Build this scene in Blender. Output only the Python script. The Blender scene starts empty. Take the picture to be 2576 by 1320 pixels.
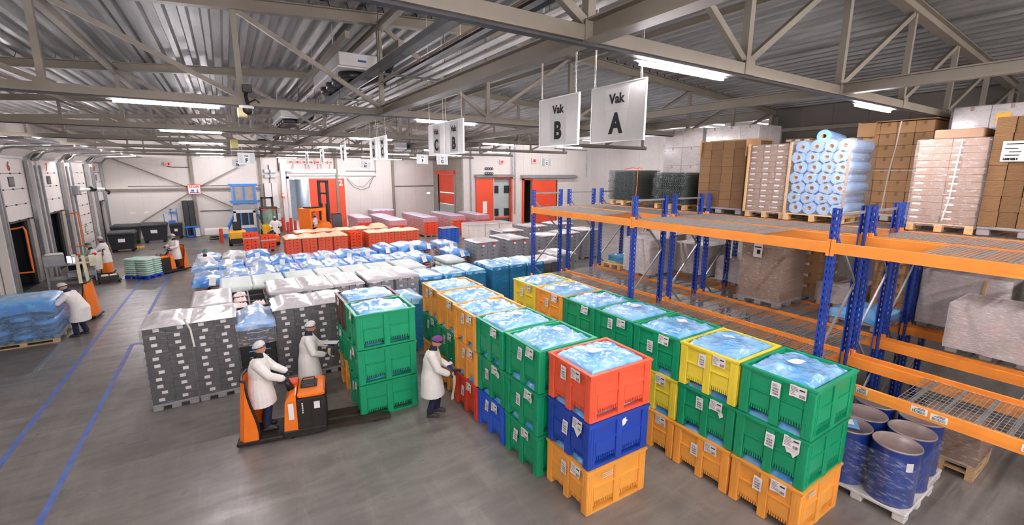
import bpy, bmesh, math, random
from math import sin, cos, pi, radians as rad, sqrt, floor, atan2, hypot
from mathutils import Vector, Matrix, noise
S = bpy.context.scene
COL = S.collection
V = Vector

# ---------------------------------------------------------------- camera, world, exposure
cam_d = bpy.data.cameras.new('camera'); cam = bpy.data.objects.new('camera', cam_d); COL.objects.link(cam)
_yaw, _pit, _rol = rad(32.66), rad(10.614), rad(0.185)
_f = V((sin(_yaw)*cos(_pit), cos(_yaw)*cos(_pit), -sin(_pit)))
_r = V((cos(_yaw), -sin(_yaw), 0)); _u = _r.cross(_f)
_R = _r*cos(_rol) + _u*sin(_rol); _U = _u*cos(_rol) - _r*sin(_rol)
cam.matrix_world = Matrix(((_R.x, _U.x, -_f.x, 0), (_R.y, _U.y, -_f.y, 0), (_R.z, _U.z, -_f.z, 4.97), (0, 0, 0, 1)))
cam_d.sensor_width = 36.0; cam_d.lens = 36*1110/2576; cam_d.shift_y = -19.4/2576
cam_d.clip_start = 0.05; cam_d.clip_end = 200
S.camera = cam
w = bpy.data.worlds.new('hall_air'); S.world = w; w.use_nodes = True
w.node_tree.nodes['Background'].inputs[0].default_value = (0.9, 0.95, 1, 1)
w.node_tree.nodes['Background'].inputs[1].default_value = 0.25
S.view_settings.view_transform = 'Standard'; S.view_settings.look = 'None'
S.view_settings.exposure = 2.42; S.view_settings.gamma = 1.0; S.view_settings.use_curve_mapping = False
LAMP = 84.0     # radiance of the light tubes

# ---------------------------------------------------------------- mesh builder
class MB:
    def __init__(s): s.v = []; s.f = []; s.m = []
    def add(s, vs, fs, mi=0, T=None):
        o = len(s.v)
        s.v += [tuple(T @ V(p)) for p in vs] if T else [tuple(p) for p in vs]
        s.f += [tuple(i+o for i in f) for f in fs]; s.m += [mi]*len(fs)
        return s
    def box(s, x0, y0, z0, x1, y1, z1, mi=0, T=None):
        return s.add([(x0,y0,z0),(x1,y0,z0),(x1,y1,z0),(x0,y1,z0),(x0,y0,z1),(x1,y0,z1),(x1,y1,z1),(x0,y1,z1)],
                     [(0,3,2,1),(4,5,6,7),(0,1,5,4),(1,2,6,5),(2,3,7,6),(3,0,4,7)], mi, T)
    def cbox(s, c, d, mi=0, T=None):
        return s.box(c[0]-d[0]/2, c[1]-d[1]/2, c[2]-d[2]/2, c[0]+d[0]/2, c[1]+d[1]/2, c[2]+d[2]/2, mi, T)
    def rbox(s, x0, y0, z0, x1, y1, z1, b=.02, mi=0, T=None):      # box with bevelled edges
        ps = []
        for z, i in ((z0, b), (z0+b, 0), (z1-b, 0), (z1, b)):
            X0, Y0, X1, Y1 = x0+i, y0+i, x1-i, y1-i
            ps += [(X0+b,Y0,z),(X1-b,Y0,z),(X1,Y0+b,z),(X1,Y1-b,z),(X1-b,Y1,z),(X0+b,Y1,z),(X0,Y1-b,z),(X0,Y0+b,z)]
        fs = [tuple(range(7,-1,-1)), tuple(range(24,32))]
        for k in range(3):
            for j in range(8): fs.append((8*k+j, 8*k+(j+1)%8, 8*k+8+(j+1)%8, 8*k+8+j))
        return s.add(ps, fs, mi, T)
    def prism(s, poly, axis, a, b, mi=0, T=None):                  # extrude a 2-D outline along an axis
        n = len(poly)
        def q(p, t): return (t, p[0], p[1]) if axis == 0 else (p[0], t, p[1]) if axis == 1 else (p[0], p[1], t)
        vs = [q(p, a) for p in poly] + [q(p, b) for p in poly]
        return s.add(vs, [tuple(range(n-1,-1,-1)), tuple(range(n,2*n))] + [(i,(i+1)%n,n+(i+1)%n,n+i) for i in range(n)], mi, T)
    def frame(s, a, b):
        a, b = V(a), V(b); d = (b-a); L = d.length; d.normalize()
        up = V((0,0,1)) if abs(d.z) < .95 else V((0,1,0))
        x = d.cross(up).normalized(); y = x.cross(d)
        return a, d, x, y, L
    def beam(s, a, b, w, h, mi=0):
        a, d, x, y, L = s.frame(a, b)
        vs = [a + x*i*w/2 + y*j*h/2 + d*t for t in (0, L) for i, j in ((-1,-1),(1,-1),(1,1),(-1,1))]
        return s.add(vs, [(3,2,1,0),(4,5,6,7),(0,1,5,4),(1,2,6,5),(2,3,7,6),(3,0,4,7)], mi)
    def ibeam(s, a, b, w, h, t=.015, mi=0):
        a, d, x, y, L = s.frame(a, b)
        for c, ww, hh in ((-h/2+t/2, w, t), (h/2-t/2, w, t), (0, t, h-2*t)):
            vs = [a + x*i*ww/2 + y*(c+j*hh/2) + d*k for k in (0, L) for i, j in ((-1,-1),(1,-1),(1,1),(-1,1))]
            s.add(vs, [(3,2,1,0),(4,5,6,7),(0,1,5,4),(1,2,6,5),(2,3,7,6),(3,0,4,7)], mi)
        return s
    def tube(s, pts, r, n=8, mi=0, cap=True):                       # r: number or one per point
        pts = [V(p) for p in pts]; N = len(pts); rs = r if isinstance(r, (list, tuple)) else [r]*N
        vs = []; up = None
        for i, p in enumerate(pts):
            d = (pts[min(i+1,N-1)] - pts[max(i-1,0)]).normalized()
            if up is None: up = V((0,0,1)) if abs(d.z) < .9 else V((1,0,0))
            x = d.cross(up).normalized(); y = x.cross(d).normalized(); up = y
            vs += [p + (x*cos(2*pi*k/n) + y*sin(2*pi*k/n))*rs[i] for k in range(n)]
        fs = [(i*n+k, i*n+(k+1)%n, (i+1)*n+(k+1)%n, (i+1)*n+k) for i in range(N-1) for k in range(n)]
        if cap: fs += [tuple(range(n-1,-1,-1)), tuple(range((N-1)*n, N*n))]
        return s.add(vs, fs, mi)
    def lathe(s, prof, n=16, mi=0, T=None):                         # (radius, z) outline round z, closed at both ends when radius is 0
        vs = [(r*cos(2*pi*k/n), r*sin(2*pi*k/n), z) for r, z in prof for k in range(n)]
        fs = [(i*n+k, i*n+(k+1)%n, (i+1)*n+(k+1)%n, (i+1)*n+k) for i in range(len(prof)-1) for k in range(n)]
        return s.add(vs, fs, mi, T)
    def loft(s, rings, mi=0, cap=True, T=None):
        n = len(rings[0]); vs = [p for r in rings for p in r]
        fs = [(i*n+k, i*n+(k+1)%n, (i+1)*n+(k+1)%n, (i+1)*n+k) for i in range(len(rings)-1) for k in range(n)]
        if cap: fs += [tuple(range(n-1,-1,-1)), tuple(range((len(rings)-1)*n, len(rings)*n))]
        return s.add(vs, fs, mi, T)
    def grid(s, nx, ny, fn, mi=0):
        vs = [fn(i/nx, j/ny) for j in range(ny+1) for i in range(nx+1)]
        return s.add(vs, [(j*(nx+1)+i, j*(nx+1)+i+1, (j+1)*(nx+1)+i+1, (j+1)*(nx+1)+i) for j in range(ny) for i in range(nx)], mi)
    def me(s, name, mats, smooth=False):
        m = bpy.data.meshes.new(name); m.from_pydata(s.v, [], s.f)
        for k in (mats if isinstance(mats, (list, tuple)) else [mats]): m.materials.append(k)
        m.polygons.foreach_set('material_index', s.m)
        if smooth: m.polygons.foreach_set('use_smooth', [True]*len(s.f))
        m.update(); return m

def ob(name, mesh, parent=None, loc=(0,0,0), rot=(0,0,0), label=None, cat=None, group=None, kind=None, scale=None):
    o = bpy.data.objects.new(name, mesh); COL.objects.link(o)
    o.location = loc; o.rotation_euler = rot
    if scale: o.scale = scale
    if parent is not None: o.parent = parent
    if label: o['label'] = label
    if cat: o['category'] = cat
    if group: o['group'] = group
    if kind: o['kind'] = kind
    return o
def thing(name, label, cat, loc=(0,0,0), rz=0, group=None):
    return ob(name, None, None, loc, (0,0,rz), label, cat, group)
def struct(name, mesh, parent=None, loc=(0,0,0), rot=(0,0,0)):
    return ob(name, mesh, parent, loc, rot, kind=None if parent else 'structure')
def bx(x0, y0, z0, x1, y1, z1): return MB().box(x0, y0, z0, x1, y1, z1)
def fb(p, oct=3):                                                    # fractal noise, about -1..1
    return noise.fractal(V(p), 1.0, 2.0, oct)
def rid(p):                                                          # sharp creases, 0..1
    return 1 - min(1, abs(noise.noise(V(p)))*2.2)
def smooth(t): t = max(0, min(1, t)); return t*t*(3-2*t)

# ---------------------------------------------------------------- materials
def lin(h):
    h = h.lstrip('#'); c = [int(h[i:i+2], 16)/255 for i in (0,2,4)]
    return [x/12.92 if x <= .04045 else ((x+.055)/1.055)**2.4 for x in c] + [1]
def nodes(name):
    m = bpy.data.materials.new(name); m.use_nodes = True
    t = m.node_tree; return m, t, t.nodes['Principled BSDF'], t.nodes['Material Output']
def nz(t, scale, detail=3, vec=None, stretch=None, rough=.55, dist=0):
    n = t.nodes.new('ShaderNodeTexNoise'); n.inputs['Scale'].default_value = scale
    n.inputs['Detail'].default_value = detail; n.inputs['Roughness'].default_value = rough; n.inputs['Distortion'].default_value = dist
    c = t.nodes.new('ShaderNodeTexCoord')
    if stretch:
        mp = t.nodes.new('ShaderNodeMapping'); mp.inputs['Scale'].default_value = stretch
        t.links.new(c.outputs['Object'], mp.inputs['Vector']); t.links.new(mp.outputs[0], n.inputs['Vector'])
    else: t.links.new(c.outputs['Object'], n.inputs['Vector'])
    return n
def ramp(t, src, stops):
    r = t.nodes.new('ShaderNodeValToRGB'); e = r.color_ramp.elements
    while len(e) < len(stops): e.new(.5)
    for el, (p, c) in zip(e, stops): el.position = p; el.color = c if not isinstance(c, (int, float)) else (c, c, c, 1)
    t.links.new(src, r.inputs[0]); return r.outputs[0]
def mixc(t, fac, a, b):
    m = t.nodes.new('ShaderNodeMix'); m.data_type = 'RGBA'
    for s, x in ((0, fac), (6, a), (7, b)):
        if hasattr(x, 'is_output'): t.links.new(x, m.inputs[s])
        else: m.inputs[s].default_value = x
    return m.outputs[2]
def M(name, col, rough=.5, metal=0, var=.12, vs=3.0, bump=0, bs=60, bstretch=None, col2=None, scuff=None, coat=0, stretch=None, spec=.5, rvar=0):
    m, t, p, o = nodes(name); c = lin(col)
    dk = [x*(1-var) for x in c[:3]] + [1]; lt = [min(1, x*(1+var)) for x in c[:3]] + [1]
    n = nz(t, vs, 4, stretch=stretch)
    out = ramp(t, n.outputs[0], [(.3, dk), (.7, lin(col2) if col2 else lt)])
    if scuff:                                                        # (colour, scale, threshold)
        n2 = nz(t, scuff[1], 6, rough=.7); out = mixc(t, ramp(t, n2.outputs[0], [(scuff[2], 0), (scuff[2]+.05, 1)]), out, lin(scuff[0]))
    t.links.new(out, p.inputs['Base Color'])
    p.inputs['Roughness'].default_value = rough; p.inputs['Metallic'].default_value = metal
    p.inputs['Specular IOR Level'].default_value = spec
    if rvar: t.links.new(ramp(t, n.outputs[0], [(.3, max(0, rough-rvar)), (.7, rough+rvar)]), p.inputs['Roughness'])
    if coat: p.inputs['Coat Weight'].default_value = coat; p.inputs['Coat Roughness'].default_value = .15
    if bump:
        b = t.nodes.new('ShaderNodeBump'); b.inputs['Strength'].default_value = bump; b.inputs['Distance'].default_value = .02
        t.links.new(nz(t, bs, 3, stretch=bstretch).outputs[0], b.inputs['Height']); t.links.new(b.outputs[0], p.inputs['Normal'])
    return m
def EM(name, col, s):
    m, t, p, o = nodes(name); p.inputs['Base Color'].default_value = lin(col)
    p.inputs['Emission Color'].default_value = lin(col); p.inputs['Emission Strength'].default_value = s; return m
def FILM(name, col, base=.12, streak=.5, rough=.18, sc=5, tint=(1,1,1,1), stretch=(1,1,3)):   # clear stretch film: thin, glossy, whitish where it is gathered
    m, t, p, o = nodes(name); p.inputs['Base Color'].default_value = lin(col); p.inputs['Roughness'].default_value = rough
    tr = t.nodes.new('ShaderNodeBsdfTransparent'); tr.inputs[0].default_value = tint
    n = nz(t, sc*1.3, 6, stretch=stretch, rough=.72, dist=.25)
    mx = t.nodes.new('ShaderNodeMixShader'); t.links.new(ramp(t, n.outputs[0], [(.5, base), (.78, min(1, base+streak))]), mx.inputs[0])
    b = t.nodes.new('ShaderNodeBump'); b.inputs['Strength'].default_value = .6; b.inputs['Distance'].default_value = .03
    t.links.new(nz(t, sc*3, 3, stretch=stretch, dist=.6).outputs[0], b.inputs['Height']); t.links.new(b.outputs[0], p.inputs['Normal'])
    t.links.new(tr.outputs[0], mx.inputs[1]); t.links.new(p.outputs[0], mx.inputs[2]); t.links.new(mx.outputs[0], o.inputs['Surface'])
    return m

m_steel = M('beige_painted_steel', '#857e71', .5, var=.1, vs=1.5, scuff=('#86704e', 2.2, .74))
m_galv = M('galvanised_sheet', '#969794', .46, .35, var=.25, vs=2.0, stretch=(5,.5,5), rvar=.1)
m_galv2 = M('galvanised_steel', '#9da1a3', .42, .7, var=.15, vs=4)
m_zinc = M('zinc_wire', '#a9a9a4', .4, .6, var=.2, vs=8)
m_black = M('black_plastic', '#1b1b1d', .42, var=.3, vs=6)
m_rubber = M('black_rubber', '#121212', .8)
m_dark = M('dark_grey_metal', '#3a3b3d', .5, .3)
m_white = M('white_paint', '#d9d7d3', .5, var=.04)
m_paper = M('white_paper', '#e6e5e2', .8, var=.03)
m_ink = M('black_ink', '#222222', .8, var=.05)
m_redink = M('red_ink', '#d8402c', .7, var=.05)
m_wall = M('wall_panel_coating', '#d6d1ca', .45, var=.035, vs=.7)
m_wallhi = M('shaded_upper_cladding', '#8b857c', .55, var=.1, vs=.8)  # darker wall tone: shade above the low-hung lamps painted into the colour
m_wallback = M('panel_joint', '#9c968d', .7)
m_wallright = M('dark_cladding', '#6b665f', .6, var=.08, vs=.6)
m_rope = M('white_cord', '#dcd8cc', .8)
m_red = M('red_door_coating', '#e8512f', .45, var=.05, vs=1)
m_redpost = M('red_steel_post', '#d9452a', .5)
m_yellow = M('yellow_paint', '#e8b020', .5, var=.12, vs=3, scuff=('#6b5a30', 5, .66))
m_wood = M('raw_pine', '#cfae7c', .75, var=.22, vs=3, stretch=(1.5,14,14))
m_glass = M('dark_glass', '#23282c', .08)
m_skin = M('skin', '#c98f74', .5, var=.06)
m_skind = M('dark_skin', '#6a4433', .5, var=.06)
m_coat = M('white_cotton', '#e4e1dc', .85, var=.05, vs=6, bump=.5, bs=7)
m_navy = M('navy_cotton', '#1c2540', .85, var=.2, vs=6, bump=.5, bs=9)
m_shoe = M('grey_leather', '#3b3733', .6)
m_hair = M('dark_hair', '#2a211c', .7)
m_orange = M('orange_machine_paint', '#f07a1c', .35, var=.05, coat=.3, scuff=('#5a3618', 7, .70))
m_blueline = M('worn_blue_paint', '#5a70b4', .5, var=.2, vs=4, scuff=('#77746f', 4, .55))
# ---------------------------------------------------------------- floor
def floor_mat():
    m, t, p, o = nodes('polished_concrete')
    n1 = nz(t, .35, 5, rough=.6); n2 = nz(t, 1.3, 8, stretch=(.6,2.6,1), rough=.68, dist=.3); n3 = nz(t, 1.1, 8, stretch=(2.4,.5,1), rough=.7)
    c = ramp(t, n1.outputs[0], [(.3, lin('#6c6863')), (.7, lin('#938e88'))])
    c = mixc(t, ramp(t, n2.outputs[0], [(.35, 0), (.72, .6)]), c, lin('#4c4742'))
    c = mixc(t, ramp(t, n3.outputs[0], [(.5, 0), (.85, .55)]), c, lin('#a39d95'))
    t.links.new(c, p.inputs['Base Color'])
    t.links.new(ramp(t, n2.outputs[0], [(.3, .24), (.7, .44)]), p.inputs['Roughness'])
    b = t.nodes.new('ShaderNodeBump'); b.inputs['Strength'].default_value = .05; b.inputs['Distance'].default_value = .02
    t.links.new(n2.outputs[0], b.inputs['Height']); t.links.new(b.outputs[0], p.inputs['Normal'])
    return m
floor_o = struct('floor', bx(-7.5, -6, -.2, 33, 42.5, 0).me('floor', floor_mat()))
def painted(pts, wd=.1):
    b = MB()
    for (xa, ya), (xb, yb) in zip(pts, pts[1:]): b.beam((xa, ya, 0), (xb, yb, 0), wd, .006)
    ob('painted_line', b.me('painted_line', m_blueline), floor_o)
for L in ([(-3.72,6.0),(-3.75,13),(-3.75,20),(-3.7,26.8)], [(-2.72,6.2),(-2.75,16.2)], [(-2.75,17.8),(-2.75,27)], [(-2.75,16.2),(-1.9,16.2)], [(-2.75,17.8),(-2.0,17.9)], [(-4.6,3.0),(-3.72,6.0)]): painted(L)
m_lev = M('steel_plate', '#77716b', .5, .4, var=.15, vs=4)
for y in (15.2, 17.9, 26.6):                                   # dock plates let into the floor
    struct('floor_plate', MB().box(-7.3,y,-.02,-4.55,y+2.2,.008).box(-4.55,y,-.02,-4.45,y+2.2,.011,1).me('plate', [m_lev, m_galv2]), floor_o)

# ---------------------------------------------------------------- walls with their panels
def wall(name, axis, at, a0, a1, z0, z1, mat, holes=(), pw=1.13, facing=1, th=.16):
    """A wall in the plane x=at (axis 0) or y=at (axis 1), its face towards `facing`; sheet panels with open joints are its children."""
    def slab(b, u0, u1, za, zb, d0, d1):
        lo, hi = sorted((at - facing*d0, at - facing*d1))
        if axis == 1: b.box(u0, lo, za, u1, hi, zb)
        else: b.box(lo, u0, za, hi, u1, zb)
    cuts = sorted({a0, a1, *[h[0] for h in holes], *[h[1] for h in holes]})
    back = MB(); root = None; panels = []
    for u0, u1 in zip(cuts, cuts[1:]):
        zs = [(z0, z1)]
        for h in holes:
            if h[0] < (u0+u1)/2 < h[1]: zs = [(q0, q1) for a, b in zs for q0, q1 in ((a, min(b, h[2])), (max(a, h[3]), b)) if q1-q0 > .02]
        n = max(1, round((u1-u0)/pw)); s = (u1-u0)/n
        for za, zb in zs:
            slab(back, u0, u1, za, zb, .012, th)
            for k in range(n): panels.append((u0+k*s+.003, u0+(k+1)*s-.003, za, zb))
    root = struct(name, back.me(name, m_wallback))
    for q in panels:
        b = MB(); slab(b, *q, 0, .012); ob('wall_panel', b.me('wall_panel', mat), root)
    return root
DOCK = [(24.9, 28.1), (29.55, 32.75), (34.75, 38.05), (39.5, 42.2)]
wall('wall_left', 0, -7.5, -6, 42.5, 0, 5.55, m_wall, [(a, b, 0, 5.2) for a, b in DOCK] + [(19.6, 22.8, 0, 5.2), (14.4, 17.6, 0, 5.2)])
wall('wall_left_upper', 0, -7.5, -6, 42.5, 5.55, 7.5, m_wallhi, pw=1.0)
wall('wall_back', 1, 42.5, -7.5, 18.0, 0, 8.2, m_wall, [(4.55, 6.1, 0, 4.35)], facing=-1)
wall('wall_side', 0, 17.9, 36, 42.5, 0, 8.0, m_wall, [(37.6, 41.3, 0, 4.75)])
wall('wall_back_right', 1, 36, 17.9, 33, 0, 8.2, m_wall, [(20.95, 22.85, 0, 4.35), (24.35, 25.3, 0, 4.2)], facing=-1)
wall('wall_far_right', 0, 33, 8, 36, 0, 8.2, m_white, facing=-1)
wall('wall_right', 0, 17.6, -6, 9.3, 0, 7.4, m_wallright, facing=-1, pw=1.0)
wall('wall_partition', 1, 9.4, 17.6, 33, 0, 7.4, m_wallright, facing=1, pw=1.0)
wall('wall_rear', 1, -6, -7.5, 17.6, 0, 8, m_wall)
# ---------------------------------------------------------------- roof: deck sheets between the trusses
def ztop(x): return 7.9 - .068*abs(x-5.2) if x < 17.5 else 7.06 + .068*(x-17.5)
TR = [3.1+6*k for k in range(-1, 7)]
ceil_b = MB()
for xa, xb in ((-7.6,5.2),(5.2,17.5),(17.5,33.2)):
    ceil_b.add([(xa,-6,ztop(xa)+.36),(xb,-6,ztop(xb)+.36),(xb,42.7,ztop(xb)+.36),(xa,42.7,ztop(xa)+.36)], [(0,1,2,3)])
ceiling = struct('ceiling', ceil_b.me('ceiling', m_galv2))
def deck(x0, x1, y0, y1):
    b = MB(); prof = []; x = x0; p = .33
    while x < x1-1e-3:
        for dx, dz in ((0,.0),(.1,.0),(.135,.1),(.295,.1)): prof.append((x+dx, ztop(x+dx)+.215+dz))
        x += p
    prof.append((x, ztop(x)+.215)); n = len(prof)
    b.add([(px, y, pz) for y in (y0, y1) for px, pz in prof], [(i, i+1, n+i+1, n+i) for i in range(n-1)])
    ob('deck_sheet', b.me('deck_sheet', m_galv), ceiling)
ys = [-6] + TR + [42.6]
for a, c in zip(ys, ys[1:]):
    if c-a < .3: continue
    for x0, x1 in ((-7.5,-1.4),(-1.4,5.2),(5.2,11.4),(11.4,17.5)): deck(x0, x1, a+.02, c-.02)
    if c > 9: deck(17.5, 33, a+.02, c-.02)
# ---------------------------------------------------------------- trusses, each with chords, posts and diagonals
NX = [2.76+2.4*k for k in range(-4, 7)]
pos = ['first', 'second', 'third', 'fourth', 'fifth', 'sixth', 'seventh']
def truss(y, label):
    t = thing('roof_truss', label, 'truss', (0, y, 0), 0, 'roof trusses')
    zc = 6.13
    ob('bottom_chord', MB().beam((-7.4,0,zc),(17.4,0,zc),.12,.12).box(-7.4,-.03,zc-.085,17.4,.04,zc-.061,1).me('bottom_chord', [m_steel, m_dark]), t)
    for xa, xb in ((-7.45,5.2),(5.2,17.45)):
        ob('top_chord', MB().ibeam((xa,0,ztop(xa)+.1),(xb,0,ztop(xb)+.1),.16,.2).me('top_chord', m_steel), t)
    for i, x in enumerate(NX):
        ob('post', bx(x-.042,-.042,zc+.06,x+.042,.042,ztop(x)+.01).me('post', m_steel), t)
        ob('gusset', bx(x-.09,-.07,zc-.06,x+.09,-.0605,zc+.1).me('gusset', m_steel), t)
        if x <= 5.3 and i > 0: ob('diagonal', MB().beam((x-.02,0,zc+.08),(NX[i-1]+.05,0,ztop(NX[i-1])),.065,.075).me('diagonal', m_steel), t)
        if x >= 5.1 and i < len(NX)-1: ob('diagonal', MB().beam((x+.02,0,zc+.08),(NX[i+1]-.05,0,ztop(NX[i+1])),.065,.075).me('diagonal', m_steel), t)
for k, y in enumerate(TR[1:]):
    truss(y, f'beige steel roof truss across the hall, {pos[k]} one counted from the front')
def gird(name, x, z, w, h, y0, y1, label, flange=True):
    b = MB(); (b.ibeam((x,y0,z),(x,y1,z),w,h) if flange else b.beam((x,y0,z),(x,y1,z),w,h))
    ob(name, b.me(name, m_steel), label=label, cat='beam')
gird('roof_beam', 2.76, 6.15, .16, .18, -6, 42.3, 'long beige beam running from front to back under the ridge at lower chord level')
gird('roof_beam', 7.56, 6.15, .13, .15, -6, 36, 'long beige beam at lower chord level above the pallet racks')
gird('roof_beam', -2.04, ztop(-2.04)-.02, .12, .14, -6, 42.3, 'beige beam under the deck on the dock side')
gird('roof_beam', 2.76, ztop(2.76)-.04, .12, .14, -6, 42.3, 'beige beam under the deck above the pipes')
gird('roof_beam', 7.56, ztop(7.56)-.04, .1, .12, -6, 36, 'beige beam under the deck on the rack side of the ridge')
gird('roof_beam', 17.5, 7.15, .25, .35, 9.2, 36, 'deep valley beam where the two roofs meet')
gird('roof_beam', 17.35, 6.5, .12, .12, -4, 9.2, 'dark rail along the dark right wall under the roof', False)
for y, l in ((3.1, 'steel column at the dark right wall nearest the camera'), (9.1, 'steel column at the end of the dark right wall')):
    ob('steel_column', MB().ibeam((17.38,y,0),(17.38,y,7.0),.2,.2).me('steel_column', m_steel), label=l, cat='column')
for x, l in ((-2.15,'beige steel column on the back wall behind the stop sign'),(2.45,'beige steel column on the back wall beside the meters'),(8.42,'beige steel column in front of the red sliding door'),(13.55,'beige steel column on the back wall behind red crates')):
    ob('steel_column', bx(x-.1,42.24,0,x+.1,42.48,7).me('steel_column', m_steel), label=l, cat='column')
def brace(a, b, label):
    ob('wall_brace', MB().beam(a, b, .06, .09).me('wall_brace', m_steel), label=label, cat='brace')
brace((-2.15,42.3,3.55),(-7.2,42.3,6.1),'diagonal brace from the stop sign up to the dock corner')
brace((-2.15,42.3,3.55),(2.4,42.3,6.1),'diagonal brace from the stop sign up to the meter column')
brace((-2.15,42.3,3.5),(-6.6,42.3,.5),'diagonal brace from the stop sign down behind the waste bins')
brace((-2.15,42.3,3.5),(2.4,42.3,.9),'diagonal brace from the stop sign down behind the blue tipper')
ob('wall_rail', MB().box(-7.3,42.3,3.52,2.4,42.44,3.68).tube([(-6,42.2,3.85),(2.4,42.2,3.85)],.025,6,1).me('wall_rail', [m_steel, m_dark]), label='horizontal rail on the back wall through the stop sign', cat='rail')
ob('wall_rail', bx(-1.9,42.42,1.85,2.4,42.48,1.9).me('wall_rail', m_dark), label='thin dark rail low on the back wall beside the grey conveyor', cat='rail')
ob('wall_rail', bx(13.7,42.42,3.55,17.7,42.48,3.62).me('wall_rail', m_dark), label='thin dark rail on the back wall left of the roll-up door', cat='rail')

# ---------------------------------------------------------------- light tubes
m_tube = EM('lit_tube', '#fff6fb', LAMP); 
tube_m = bx(-.68,-.017,-.034,.68,.017,-.002).me('tube', m_tube); house_m = MB().box(-.7,-.028,-.0015,.7,.028,.03).box(-.76,-.02,0,.76,.02,.026,1).me('housing', [m_white, m_galv2])
def lamp(x, y, label, z=6.035, mesh=None):
    t = thing('light_tube', label, 'lamp', (x, y, z), 0, 'ceiling light tubes')
    ob('housing', house_m, t); ob('diffuser', mesh or tube_m, t)
    if abs(x-24) > .1: ob('bracket', LBR, t)
LBR = MB().box(-.5,-.012,.03,-.46,.012,.09).box(.46,-.012,.03,.5,.012,.09).me('bracket', m_galv2)
ln = ['first','second','third','fourth','fifth','sixth','seventh','eighth']
for i, (x, nm) in enumerate(((-5.75,'dock'),(-.65,'aisle'),(4.2,'middle'),(9.1,'rack side'),(12.7,'far rack side'))):
    for k in range(8):
        y = [-2.8, 3.18, 9.2, 15.2, 21.2, 27.2, 33.2, 39.18][k]
        if i == 0 and k < 4: continue
        if i == 4 and k == 1: continue
        lamp(x, y, f'lit white light tube of the {nm} line, {ln[k]} from the front')
strong_m = bx(-.68,-.017,-.034,.68,.017,-.002).me('tube', EM('annex_fill_tube', '#fff6fb', LAMP*1.15))  # tubes added to brighten the annex walls, set high behind the trusses
for i, x in enumerate((20.5, 24.5, 28.5)):
    for k, y in enumerate((13.5, 19.5, 25.5, 31.5)):
        lamp(x, y, f'added fill tube under the annex roof, {ln[k]} from the front in line {"one two three".split()[i]}', ztop(x)+.05, strong_m)
for i, x in enumerate((-3, 1.8, 6.4, 11)): lamp(x, -2.8, f'added fill tube behind the camera, {ln[i]} from the dock side'); lamp(x, -5.2, f'added fill tube under the roof behind the camera, {ln[i]} from the dock side', ztop(x)+.05)  # extra unseen tubes, added to lift the light on the foreground
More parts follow.
